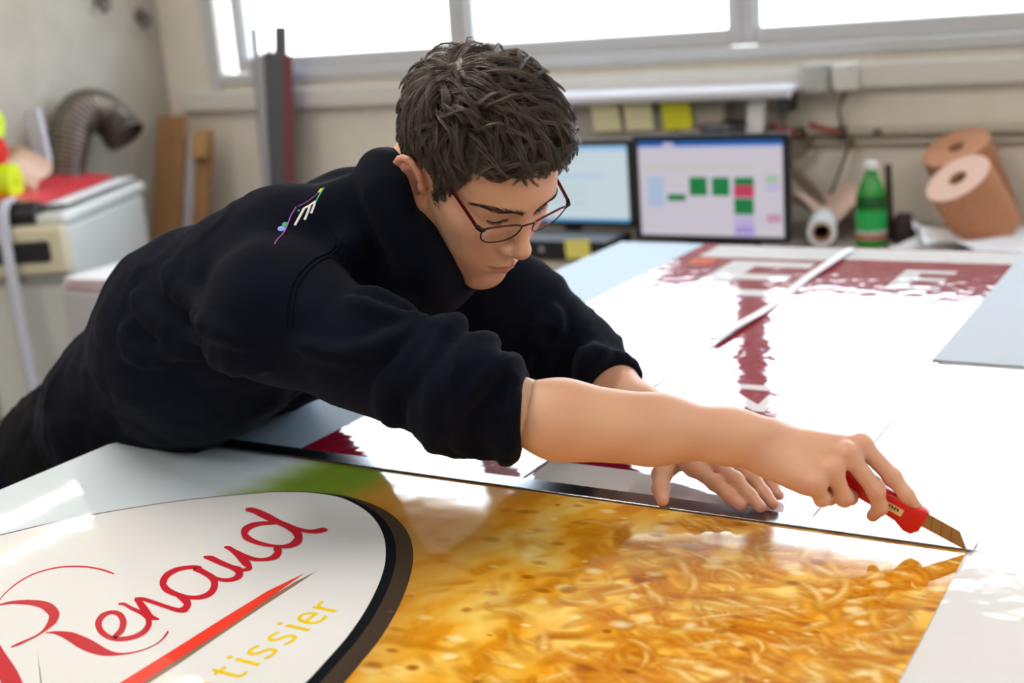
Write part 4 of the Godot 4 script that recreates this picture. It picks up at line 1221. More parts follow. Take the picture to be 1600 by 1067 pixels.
# -------------------------------------------------------------------- joined rounded shapes
# A list of tapered capsules and ellipsoids, joined one after the other with a smooth minimum (or cut out), meshed as surface nets.
class Flesh:
	var kind := PackedByteArray()
	var a := PackedVector3Array()
	var ba := PackedVector3Array()
	var inv := PackedFloat32Array()
	var r0 := PackedFloat32Array()
	var dr := PackedFloat32Array()
	var k := PackedFloat32Array()
	var cut := PackedByteArray()
	var turn: Array[Basis] = []
	var ir := PackedVector3Array()
	var place := Transform3D.IDENTITY     # where the numbers that follow are meant

	func bone(p: Vector3, q: Vector3, rp: float, rq: float, kk := 0.01, c := 0) -> void:
		p = place * p
		q = place * q
		kind.append(0)
		a.append(p)
		ba.append(q - p)
		inv.append(1.0 / maxf((q - p).length_squared(), 1e-9))
		r0.append(rp)
		dr.append(rq - rp)
		k.append(kk)
		cut.append(c)
		turn.append(Basis.IDENTITY)
		ir.append(Vector3.ONE)

	func chain(pts: Array, radii: Array, kk := 0.01) -> void:
		for i in pts.size() - 1:
			bone(pts[i], pts[i + 1], radii[i], radii[i + 1], kk)

	func ball(p: Vector3, r: Vector3, kk := 0.01, c := 0, b := Basis.IDENTITY) -> void:
		kind.append(1)
		a.append(place * p)
		ba.append(Vector3.ZERO)
		inv.append(0)
		r0.append(0)
		dr.append(0)
		k.append(kk)
		cut.append(c)
		turn.append(place.basis * b)
		ir.append(Vector3(1.0 / r.x, 1.0 / r.y, 1.0 / r.z))

	func one(i: int, p: Vector3) -> float:
		if kind[i] == 0:
			var pa := p - a[i]
			var h := clampf(pa.dot(ba[i]) * inv[i], 0.0, 1.0)
			return (pa - ba[i] * h).length() - r0[i] - dr[i] * h
		var q := (p - a[i]) * turn[i]
		q *= ir[i]
		var k0 := q.length()
		if k0 < 1e-4:
			return -1.0 / maxf(ir[i].x, maxf(ir[i].y, ir[i].z))
		return k0 * (k0 - 1.0) / (q * ir[i]).length()

	func at(p: Vector3, act: PackedInt32Array) -> float:
		var d := 1e3
		for i in act:
			var e := one(i, p)
			var kk := k[i]
			if cut[i] == 0:
				var h := maxf(kk - absf(d - e), 0.0)
				d = minf(d, e) - h * h / (4.0 * kk)
			else:
				var h := maxf(kk - absf(d + e), 0.0)
				d = maxf(d, -e) + h * h / (4.0 * kk)
		return d

	func all() -> PackedInt32Array:
		return PackedInt32Array(range(a.size()))

	func grad(p: Vector3, act: PackedInt32Array) -> Vector3:
		var e := 0.0015
		return Vector3(at(p + Vector3(e, 0, 0), act) - at(p - Vector3(e, 0, 0), act), at(p + Vector3(0, e, 0), act) - at(p - Vector3(0, e, 0), act), at(p + Vector3(0, 0, e), act) - at(p - Vector3(0, 0, e), act)).normalized()

	# surface nets into m; disp(p, d) moves the surface, tint(p) colours it
	func mesh(m: MB, lo: Vector3, hi: Vector3, h: float, disp = null, tint = null, slack := 0.0) -> void:
		var B := 6
		var nb := Vector3i(((hi - lo) / (h * B)).ceil())
		var nx := nb.x * B + 1
		var ny := nb.y * B + 1
		var nz := nb.z * B + 1
		var val := PackedFloat32Array()
		val.resize(nx * ny * nz)
		val.fill(1e6)
		var whole := all()
		var R := h * B * 0.87
		var active: Array[Vector3i] = []
		for bz in nb.z:
			for by in nb.y:
				for bx in nb.x:
					var c := lo + (Vector3(bx, by, bz) + Vector3.ONE * 0.5) * (h * B)
					var each := PackedFloat32Array()
					var d := 1e3
					for i in whole:
						var e := one(i, c)
						each.append(e)
						var kk := k[i]
						if cut[i] == 0:
							var hh := maxf(kk - absf(d - e), 0.0)
							d = minf(d, e) - hh * hh / (4.0 * kk)
						else:
							var hh := maxf(kk - absf(d + e), 0.0)
							d = maxf(d, -e) + hh * hh / (4.0 * kk)
					if absf(d) > R * 1.6 + slack:
						continue
					var act := PackedInt32Array()
					for i in whole:
						if cut[i] == 0:
							if each[i] < d + k[i] + 3.2 * R:
								act.append(i)
						elif each[i] < k[i] + 1.6 * R:
							act.append(i)
					active.append(Vector3i(bx, by, bz))
					for z in range(bz * B, bz * B + B + 1):
						for y in range(by * B, by * B + B + 1):
							var at0 := (z * ny + y) * nx
							for x in range(bx * B, bx * B + B + 1):
								if val[at0 + x] > 1e5:
									var p := lo + Vector3(x, y, z) * h
									var v := at(p, act)
									if disp:
										v += disp.call(p, v)
									val[at0 + x] = v
		var id := PackedInt32Array()
		id.resize(nx * ny * nz)
		id.fill(-1)
		var first := m.v.size()
		var off := [0, 1, nx, nx + 1, nx * ny, nx * ny + 1, nx * ny + nx, nx * ny + nx + 1]
		var o1: int = off[1]
		var o2: int = off[2]
		var o3: int = off[3]
		var o4: int = off[4]
		var o5: int = off[5]
		var o6: int = off[6]
		var o7: int = off[7]
		for b in active:
			for z in range(b.z * B, b.z * B + B):
				for y in range(b.y * B, b.y * B + B):
					for x in range(b.x * B, b.x * B + B):
						var s := (z * ny + y) * nx + x
						var v0 := val[s]
						var v1 := val[s + o1]
						var v2 := val[s + o2]
						var v3 := val[s + o3]
						var v4 := val[s + o4]
						var v5 := val[s + o5]
						var v6 := val[s + o6]
						var v7 := val[s + o7]
						var neg := int(v0 < 0) + int(v1 < 0) + int(v2 < 0) + int(v3 < 0) + int(v4 < 0) + int(v5 < 0) + int(v6 < 0) + int(v7 < 0)
						if neg == 0 or neg == 8:
							continue
						var w := [v0, v1, v2, v3, v4, v5, v6, v7]
						var sum := Vector3.ZERO
						var cnt := 0
						for e in EDGES:
							var p: float = w[e[0]]
							var q: float = w[e[1]]
							if (p < 0) != (q < 0):
								var t := p / (p - q)
								sum += CORNER[e[0]].lerp(CORNER[e[1]], t)
								cnt += 1
						id[s] = m.v.size()
						var pos := lo + (Vector3(x, y, z) + sum / cnt) * h
						m.v.append(pos)
						m.n.append(Vector3.ZERO)
						m.uv.append(Vector2.ZERO)
						m.c.append(tint.call(pos) if tint else Color.WHITE)
		var step := [1, nx, nx * ny]
		var f0 := m.i.size()
		for b in active:
			for z in range(b.z * B, b.z * B + B):
				for y in range(b.y * B, b.y * B + B):
					for x in range(b.x * B, b.x * B + B):
						var s := (z * ny + y) * nx + x
						if id[s] < 0:
							continue
						var here := val[s] < 0
						for ax in 3:
							if here == (val[s + step[ax]] < 0):
								continue
							var u: int = step[(ax + 1) % 3]
							var w: int = step[(ax + 2) % 3]
							var q0 := id[s]
							var q1 := id[s - u] if s - u >= 0 else -1
							var q2 := id[s - u - w] if s - u - w >= 0 else -1
							var q3 := id[s - w] if s - w >= 0 else -1
							if q1 < 0 or q2 < 0 or q3 < 0:
								continue
							if here:
								m.face(q0, q1, q2)
								m.face(q0, q2, q3)
							else:
								m.face(q0, q2, q1)
								m.face(q0, q3, q2)
		for t in range(f0, m.i.size(), 3):
			var A := m.i[t]
			var Bq := m.i[t + 1]
			var C := m.i[t + 2]
			var nn := (m.v[C] - m.v[A]).cross(m.v[Bq] - m.v[A])
			m.n[A] += nn
			m.n[Bq] += nn
			m.n[C] += nn
		for q in range(first, m.v.size()):
			m.n[q] = m.n[q].normalized()
		m.has_c = m.has_c or tint != null

	const CORNER := [Vector3(0, 0, 0), Vector3(1, 0, 0), Vector3(0, 1, 0), Vector3(1, 1, 0), Vector3(0, 0, 1), Vector3(1, 0, 1), Vector3(0, 1, 1), Vector3(1, 1, 1)]
	const EDGES := [[0, 1], [2, 3], [4, 5], [6, 7], [0, 2], [1, 3], [4, 6], [5, 7], [0, 4], [1, 5], [2, 6], [3, 7]]

	func chain_cut(pts: Array, radii: Array, kk := 0.01) -> void:
		for i in pts.size() - 1:
			bone(pts[i], pts[i + 1], radii[i], radii[i + 1], kk, 1)

	# rolls of cloth that lie on what is built so far: a line of points, half sunk in
	func fold(pts: Array, r: float, sink := 0.35, kk := 0.022) -> void:
		var act := all()
		var on := []
		for p in pts:
			var g := grad(p, act)
			on.append(p - g * (at(p, act) + r * sink))
		for i in on.size() - 1:
			var t0 := float(i) / (on.size() - 1)
			var t1 := float(i + 1) / (on.size() - 1)
			bone(on[i], on[i + 1], r * (0.45 + 0.55 * sin(PI * (0.12 + 0.76 * t0))), r * (0.45 + 0.55 * sin(PI * (0.12 + 0.76 * t1))), kk)

	# the nearest point of the surface, and lift above it
	func onto(p: Vector3, lift: float, disp = null) -> Array:
		var act := all()
		var g := grad(p, act)
		for i in 4:
			var d := at(p, act)
			if disp:
				d += disp.call(p, d)
			p -= g * d
			g = grad(p, act)
		return [p + g * lift, g]

# -------------------------------------------------------------------- the young man
# head axes: x to his right, y to the crown, z forward, from the middle between the ears
const HEAD_AT := Vector3(-0.8267, 1.2915, -1.3171)
const HEAD_AXES := Basis(Vector3(-0.34004, -0.06067, 0.93845), Vector3(0.57171, 0.77899, 0.25752), Vector3(0.74667, -0.62409, 0.23020))

const R_SHOULDER := Vector3(-0.985, 1.165, -1.085)
const R_ELBOW := Vector3(-0.705, 1.066, -1.135)
const R_WRIST := Vector3(-0.444, 1.020, -1.250)
const R_CUFF_IN := Vector3(-0.750, 1.079, -1.132)
const R_CUFF := Vector3(-0.695, 1.063, -1.139)
const L_CUFF := Vector3(-0.753, 0.984, -1.488)
const L_SHOULDER := Vector3(-0.965, 1.16, -1.45)
const L_ELBOW := Vector3(-0.822, 1.002, -1.540)
const L_WRIST := Vector3(-0.600, 0.943, -1.395)

func skin_tint(base: Color, p: Vector3, s: float) -> Color:
	var f := 1.0 + s * (sin(p.x * 61 + sin(p.y * 47)) * sin(p.z * 53 + p.y * 71))
	return Color(base.r * f, base.g * f * f, base.b * f * f)

const SKIN := Color(0.66, 0.375, 0.25)
const SKIN_RED := Color(0.62, 0.27, 0.20)
const LIP := Color(0.50, 0.185, 0.155)
const NAIL := Color(0.70, 0.43, 0.345)

func head_flesh() -> Flesh:
	var f := Flesh.new()
	f.place = Transform3D(HEAD_AXES, HEAD_AT)
	f.ball(Vector3(0, 0.040, -0.010), Vector3(0.0745, 0.090, 0.098), 0.02)
	f.ball(Vector3(0, 0.050, 0.036), Vector3(0.062, 0.054, 0.056), 0.03)
	f.ball(Vector3(0, -0.020, 0.030), Vector3(0.0600, 0.066, 0.056), 0.03)
	for s in [-1.0, 1.0]:
		f.bone(Vector3(s * 0.0535, -0.040, 0.004), Vector3(s * 0.043, -0.070, 0.026), 0.015, 0.014, 0.025)
		f.bone(Vector3(s * 0.043, -0.070, 0.026), Vector3(s * 0.015, -0.096, 0.068), 0.014, 0.0125, 0.02)
		f.ball(Vector3(s * 0.046, -0.004, 0.056), Vector3(0.019, 0.016, 0.020), 0.03)
		f.ball(Vector3(s * 0.032, -0.045, 0.052), Vector3(0.024, 0.034, 0.026), 0.03)
	f.ball(Vector3(0, -0.094, 0.074), Vector3(0.021, 0.0145, 0.0165), 0.02)
	f.ball(Vector3(0, -0.056, 0.066), Vector3(0.031, 0.030, 0.030), 0.025)
	f.bone(Vector3(-0.034, 0.036, 0.077), Vector3(0.034, 0.036, 0.077), 0.0115, 0.0115, 0.022)
	for s in [-1.0, 1.0]:
		f.ball(Vector3(s * 0.031, 0.0225, 0.0975), Vector3(0.020, 0.0120, 0.0165), 0.014, 1)
		f.ball(Vector3(s * 0.031, 0.0250, 0.0712), Vector3(0.0145, 0.0135, 0.0135), 0.006)          # lidded eyeball
		f.bone(Vector3(s * 0.018, 0.0310, 0.0800), Vector3(s * 0.043, 0.0310, 0.0730), 0.0028, 0.0022, 0.005)   # fold of the upper lid
	# nose
	f.chain([Vector3(0, 0.027, 0.083), Vector3(0, 0.008, 0.0945), Vector3(0, -0.016, 0.1075)], [0.0090, 0.0080, 0.0098], 0.012)
	f.ball(Vector3(0, -0.0185, 0.1085), Vector3(0.0115, 0.0105, 0.0110), 0.008)
	for s in [-1.0, 1.0]:
		f.ball(Vector3(s * 0.0125, -0.0235, 0.0965), Vector3(0.0080, 0.0082, 0.0115), 0.006)
		f.ball(Vector3(s * 0.0065, -0.0315, 0.1000), Vector3(0.0038, 0.0035, 0.0060), 0.003, 1)
	f.bone(Vector3(0, -0.027, 0.1045), Vector3(0, -0.034, 0.0935), 0.0055, 0.0050, 0.006)
	# mouth
	f.chain([Vector3(0.0235, -0.0560, 0.0850), Vector3(0.012, -0.0515, 0.0950), Vector3(0.004, -0.0485, 0.0985), Vector3(0, -0.0495, 0.0985), Vector3(-0.004, -0.0485, 0.0985), Vector3(-0.012, -0.0515, 0.0950), Vector3(-0.0235, -0.0560, 0.0850)], [0.002, 0.0040, 0.0046, 0.0044, 0.0046, 0.0040, 0.002], 0.005)
	f.chain([Vector3(0.0225, -0.0570, 0.0850), Vector3(0.012, -0.0615, 0.0930), Vector3(0, -0.0628, 0.0955), Vector3(-0.012, -0.0615, 0.0930), Vector3(-0.0225, -0.0570, 0.0850)], [0.002, 0.0046, 0.0056, 0.0046, 0.002], 0.005)
	f.chain_cut([Vector3(0.0265, -0.0572, 0.0865), Vector3(0.012, -0.0556, 0.0990), Vector3(0, -0.0553, 0.1030), Vector3(-0.012, -0.0556, 0.0990), Vector3(-0.0265, -0.0572, 0.0865)], [0.0008, 0.0011, 0.0012, 0.0011, 0.0008], 0.003)
	f.ball(Vector3(0, -0.0755, 0.0975), Vector3(0.020, 0.0050, 0.0075), 0.010, 1)
	f.bone(Vector3(0, -0.037, 0.1005), Vector3(0, -0.046, 0.1035), 0.0020, 0.0024, 0.004, 1)
	# ears
	for s in [-1.0, 1.0]:
		var b := Basis(Vector3.UP, -s * 0.30) * Basis(Vector3.RIGHT, -0.55)
		var was := f.place
		f.place = was * Transform3D(b, Vector3(s * 0.0805, 0.000, -0.023))
		f.ball(Vector3(0, 0, 0), Vector3(0.0060, 0.0295, 0.0200), 0.006)
		f.ball(Vector3(s * 0.0070, -0.003, 0.004), Vector3(0.0088, 0.0185, 0.0130), 0.003, 1)
		var rim := []
		var rr := []
		for e in 12:
			var an := deg_to_rad(-8.0 + 21.5 * e)
			rim.append(Vector3(s * 0.0045, 0.0288 * sin(an + 0.25) + 0.001, 0.0192 * cos(an + 0.25)))
			rr.append(0.0040)
		f.chain(rim, rr, 0.0025)
		f.chain([Vector3(s * 0.0040, 0.019, -0.003), Vector3(s * 0.0050, 0.006, -0.0100), Vector3(s * 0.0045, -0.011, -0.0065)], [0.0026, 0.0032, 0.0028], 0.003)
		f.ball(Vector3(s * 0.0025, -0.0285, 0.0050), Vector3(0.0050, 0.0095, 0.0080), 0.004)
		f.ball(Vector3(s * 0.003, -0.006, 0.0165), Vector3(0.0046, 0.0070, 0.0048), 0.004)
		f.place = was
	# neck
	f.place = Transform3D.IDENTITY
	var hx := Transform3D(HEAD_AXES, HEAD_AT)
	f.bone(hx * Vector3(0, -0.030, -0.030), Vector3(-0.955, 1.175, -1.285), 0.054, 0.060, 0.03)
	f.bone(hx * Vector3(0, 0.0, -0.055), Vector3(-0.985, 1.225, -1.280), 0.045, 0.055, 0.03)
	return f

func head_tint(p: Vector3) -> Color:
	var q := (p - HEAD_AT) * HEAD_AXES
	var c := SKIN
	var cheek := exp(-(pow((absf(q.x) - 0.042) / 0.020, 2) + pow((q.y + 0.024) / 0.018, 2)))
	if q.z > 0.02:
		c = c.lerp(SKIN_RED, 0.40 * cheek)
	var nose := exp(-(q - Vector3(0, -0.02, 0.108)).length_squared() / 0.00020)
	c = c.lerp(SKIN_RED, 0.35 * nose)
	var ear := smoothstep(0.070, 0.078, absf(q.x)) * (1.0 if q.z < 0.012 else 0.0)
	c = c.lerp(SKIN_RED, 0.65 * ear)
	if q.z > 0.075 and absf(q.x) < 0.027:
		var line := -0.0555 - 0.0015 * pow(absf(q.x) / 0.024, 2.0)
		var upper := lerpf(0.0085, 0.0010, pow(absf(q.x) / 0.025, 1.6)) - (0.0012 if absf(q.x) < 0.002 else 0.0)
		var lower := lerpf(0.0115, 0.0010, pow(absf(q.x) / 0.025, 2.0))
		var dy := q.y - line
		var inside := smoothstep(upper, upper - 0.0016, dy) * smoothstep(-lower, -lower + 0.002, dy)
		c = c.lerp(LIP, inside * 0.9)
	var beard := smoothstep(-0.03, -0.06, q.y) * smoothstep(0.0, 0.03, q.z)
	c = c.lerp(Color(0.50, 0.30, 0.20), 0.16 * beard)
	return skin_tint(c, p, 0.03)

# one finger: the knuckle, two joints and the tip
func finger(f: Flesh, pts: Array, r: Array) -> void:
	f.chain(pts, r, 0.0045)
	f.ball(pts[1], Vector3.ONE * (r[1] * 1.06), 0.004)

func arm_tint(nails: Array) -> Array:
	return nails

func build_person() -> void:
	var o := thing("person", "young man in a navy hooded sweatshirt and glasses leaning over the table to cut", "person", Vector3.ZERO)
	var skin := MB.new()
	var t0 := Time.get_ticks_msec()
	# the trunk and arms under the clothes
	var trunk := Flesh.new()
	for s in [-0.075, 0.075]:
		trunk.chain([Vector3(-1.764, 0.819, -1.536 + s), Vector3(-1.682, 0.849, -1.500 + s), Vector3(-1.511, 0.924, -1.443 + s), Vector3(-1.251, 1.085, -1.346 + s), Vector3(-1.045, 1.176, -1.294 + s)], [0.095, 0.094, 0.100, 0.100, 0.072], 0.03)
	trunk.chain([Vector3(-1.0, 1.16, -1.2), R_SHOULDER, R_ELBOW, R_ELBOW.lerp(R_WRIST, 0.3)], [0.05, 0.045, 0.036, 0.034], 0.03)
	trunk.chain([Vector3(-1.0, 1.16, -1.34), L_SHOULDER, L_ELBOW, L_ELBOW.lerp(L_WRIST, 0.3)], [0.05, 0.045, 0.036, 0.034], 0.03)
	trunk.chain([Vector3(-1.0, 1.17, -1.275), Vector3(-0.955, 1.18, -1.285)], [0.07, 0.058], 0.03)
	var tint := func(p): return skin_tint(SKIN, p, 0.04)
	trunk.mesh(skin, Vector3(-1.92, 0.66, -1.74), Vector3(-0.55, 1.32, -0.98), 0.013, null, tint)
	# head
	head_flesh().mesh(skin, Vector3(-1.04, 1.10, -1.46), Vector3(-0.66, 1.44, -1.17), 0.0026, null, head_tint)
	# right forearm and the hand on the knife
	var rh := Flesh.new()
	var m0 := R_ELBOW
	rh.chain([m0, m0.lerp(R_WRIST, 0.24), m0.lerp(R_WRIST, 0.62), m0.lerp(R_WRIST, 0.88), R_WRIST], [0.033, 0.0375, 0.0335, 0.0275, 0.0255], 0.02)
	rh.bone(m0.lerp(R_WRIST, 0.24) + Vector3(0, -0.008, 0.008), m0.lerp(R_WRIST, 0.55) + Vector3(0, -0.006, 0.006), 0.031, 0.026, 0.03)
	rh.ball(R_WRIST + Vector3(-0.014, 0.004, 0.016), Vector3(0.011, 0.009, 0.009), 0.015)        # head of the ulna
	var rm := [Vector3(-0.351, 1.012, -1.290), Vector3(-0.359, 1.008, -1.268), Vector3(-0.370, 0.996, -1.248), Vector3(-0.383, 0.986, -1.230)]
	var rw := [Vector3(-0.437, 1.024, -1.262), Vector3(-0.440, 1.022, -1.254), Vector3(-0.442, 1.016, -1.246), Vector3(-0.444, 1.010, -1.238)]
	for k in 4:
		rh.bone(rw[k] - Vector3(0, 0.006, 0), rm[k] - Vector3(0, 0.004, 0), 0.0165, [0.0115, 0.0115, 0.0108, 0.0100][k], 0.014)
	rh.bone(Vector3(-0.430, 1.002, -1.262), Vector3(-0.385, 0.985, -1.278), 0.018, 0.015, 0.016)  # palm
	rh.bone(Vector3(-0.428, 1.002, -1.238), Vector3(-0.396, 0.984, -1.238), 0.016, 0.012, 0.014)  # heel by the little finger
	for k in 4:
		rh.ball(rm[k] + Vector3(0, 0.001, 0), Vector3.ONE * [0.0115, 0.0118, 0.0110, 0.0100][k], 0.006)
	finger(rh, [rm[0], Vector3(-0.319, 0.9785, -1.2925), Vector3(-0.3040, 0.9610, -1.291), Vector3(-0.2945, 0.9465, -1.2945)], [0.0102, 0.0088, 0.0079, 0.0066])
	finger(rh, [rm[1], Vector3(-0.3310, 0.9695, -1.2715), Vector3(-0.3275, 0.949, -1.2755), Vector3(-0.3385, 0.9335, -1.288)], [0.0102, 0.0090, 0.0082, 0.0068])
	finger(rh, [rm[2], Vector3(-0.3595, 0.9635, -1.2545), Vector3(-0.3590, 0.9560, -1.276), Vector3(-0.3730, 0.9620, -1.288)], [0.0098, 0.0086, 0.0078, 0.0066])
	finger(rh, [rm[3], Vector3(-0.3790, 0.9660, -1.2395), Vector3(-0.3760, 0.9600, -1.257), Vector3(-0.3850, 0.9640, -1.273)], [0.0090, 0.0078, 0.0070, 0.0060])
	# thumb, along the far side of the handle
	finger(rh, [Vector3(-0.420, 0.998, -1.288), Vector3(-0.375, 0.975, -1.313), Vector3(-0.342, 0.957, -1.314), Vector3(-0.318, 0.945, -1.310)], [0.0150, 0.0112, 0.0098, 0.0075])
	var r_nail := func(p):
		var c := SKIN
		for q in [Vector3(-0.2915, 0.9490, -1.2920)]:
			c = c.lerp(NAIL, exp(-(p - q).length_squared() / 0.000025))
		for q in rm:
			c = c.lerp(SKIN_RED, 0.45 * exp(-(p - q).length_squared() / 0.00018))
		for q in [Vector3(-0.319, 0.9775, -1.289), Vector3(-0.3305, 0.970, -1.2735), Vector3(-0.3585, 0.9635, -1.2555), Vector3(-0.296, 0.944, -1.2935), Vector3(-0.3385, 0.9335, -1.288)]:
			c = c.lerp(SKIN_RED, 0.40 * exp(-(p - q).length_squared() / 0.00012))
		return skin_tint(c, p, 0.04)
	rh.mesh(skin, Vector3(-0.76, 0.91, -1.335), Vector3(-0.27, 1.12, -1.08), 0.0026, null, r_nail)
	# left forearm and the hand pressing on the ruler
	var lh := Flesh.new()
	m0 = L_ELBOW
	lh.chain([m0, m0.lerp(L_WRIST, 0.28), m0.lerp(L_WRIST, 0.62), m0.lerp(L_WRIST, 0.88), L_WRIST], [0.034, 0.0405, 0.034, 0.0275, 0.0255], 0.02)
	var lm := [Vector3(-0.570, 0.938, -1.352), Vector3(-0.5475, 0.938, -1.368), Vector3(-0.530, 0.935, -1.385), Vector3(-0.517, 0.931, -1.402)]
	var lw := [Vector3(-0.606, 0.943, -1.385), Vector3(-0.600, 0.944, -1.391), Vector3(-0.594, 0.942, -1.398), Vector3(-0.590, 0.940, -1.405)]
	for k in 4:
		lh.bone(lw[k], lm[k], 0.0165, [0.0115, 0.0115, 0.0105, 0.0095][k], 0.012)
		lh.ball(lm[k] + Vector3(0, 0.002, 0), Vector3.ONE * [0.0112, 0.0115, 0.0108, 0.0098][k], 0.006)
	finger(lh, [lm[0], Vector3(-0.538, 0.928, -1.338), Vector3(-0.5165, 0.918, -1.327), Vector3(-0.4985, 0.9125, -1.3165)], [0.0102, 0.0090, 0.0082, 0.0070])
	finger(lh, [lm[1], Vector3(-0.515, 0.931, -1.347), Vector3(-0.4925, 0.9195, -1.332), Vector3(-0.4755, 0.9125, -1.3195)], [0.0102, 0.0090, 0.0082, 0.0070])
	finger(lh, [lm[2], Vector3(-0.500, 0.928, -1.365), Vector3(-0.4805, 0.917, -1.349), Vector3(-0.4660, 0.911, -1.336)], [0.0098, 0.0086, 0.0078, 0.0066])
	finger(lh, [lm[3], Vector3(-0.494, 0.923, -1.389), Vector3(-0.4800, 0.914, -1.377), Vector3(-0.4695, 0.910, -1.367)], [0.0088, 0.0077, 0.0070, 0.0060])
	finger(lh, [Vector3(-0.605, 0.936, -1.372), Vector3(-0.607, 0.929, -1.340), Vector3(-0.5995, 0.919, -1.318), Vector3(-0.5905, 0.9125, -1.3025)], [0.0150, 0.0112, 0.0102, 0.0082])
	var l_nail := func(p):
		var c := SKIN.lerp(SKIN_RED, 0.12)
		for q in [Vector3(-0.4990, 0.9185, -1.3155), Vector3(-0.4745, 0.9185, -1.3190), Vector3(-0.4645, 0.9165, -1.3350), Vector3(-0.4685, 0.9150, -1.3660), Vector3(-0.5880, 0.9190, -1.3010)]:
			c = c.lerp(NAIL, exp(-(p - q).length_squared() / 0.000022))
		for q in [Vector3(-0.498, 0.911, -1.316), Vector3(-0.475, 0.911, -1.319), Vector3(-0.466, 0.910, -1.336), Vector3(-0.59, 0.911, -1.302)]:
			c = c.lerp(SKIN_RED, 0.5 * exp(-(p - q).length_squared() / 0.00015))
		return skin_tint(c, p, 0.04)
	lh.mesh(skin, Vector3(-0.86, 0.895, -1.56), Vector3(-0.44, 1.10, -1.27), 0.0026, null, l_nail)
	part("body", skin.done(), M.skin, o)
	print("body ", Time.get_ticks_msec() - t0, " ms, ", skin.v.size(), " vertices")
	build_clothes(o)
	build_hair(o)
	print("person ", Time.get_ticks_msec() - t0, " ms")

# folds of a sleeve between two joints: rings that slant and crowd towards the cuff
func sleeve_folds(p: Vector3, a: Vector3, b: Vector3, reach: float, from: float, amp: float, seed_: float) -> float:
	var ab := b - a
	var l := ab.length()
	var d := ab / l
	var t := (p - a).dot(d) / l
	if t < 0.05 or t > reach:
		return 0.0
	var q := p - a - d * (t * l)
	var side := d.cross(Vector3.UP).normalized()
	var up := side.cross(d)
	var an := atan2(q.dot(up), q.dot(side))
	var w := smoothstep(from - 0.45, from + 0.25, t) * smoothstep(reach, reach - 0.05, t)
	var ph := t * l / 0.034 + 0.55 * sin(an + seed_) + 0.35 * sin(2.0 * an + seed_ * 2.0 + t * 5.0)
	var f := 0.5 + 0.5 * sin(TAU * ph)
	var gap := 0.55 + 0.45 * sin(an * 1.0 + seed_ * 3.0 + floorf(ph) * 2.4)
	return -amp * w * pow(f, 1.4) * gap

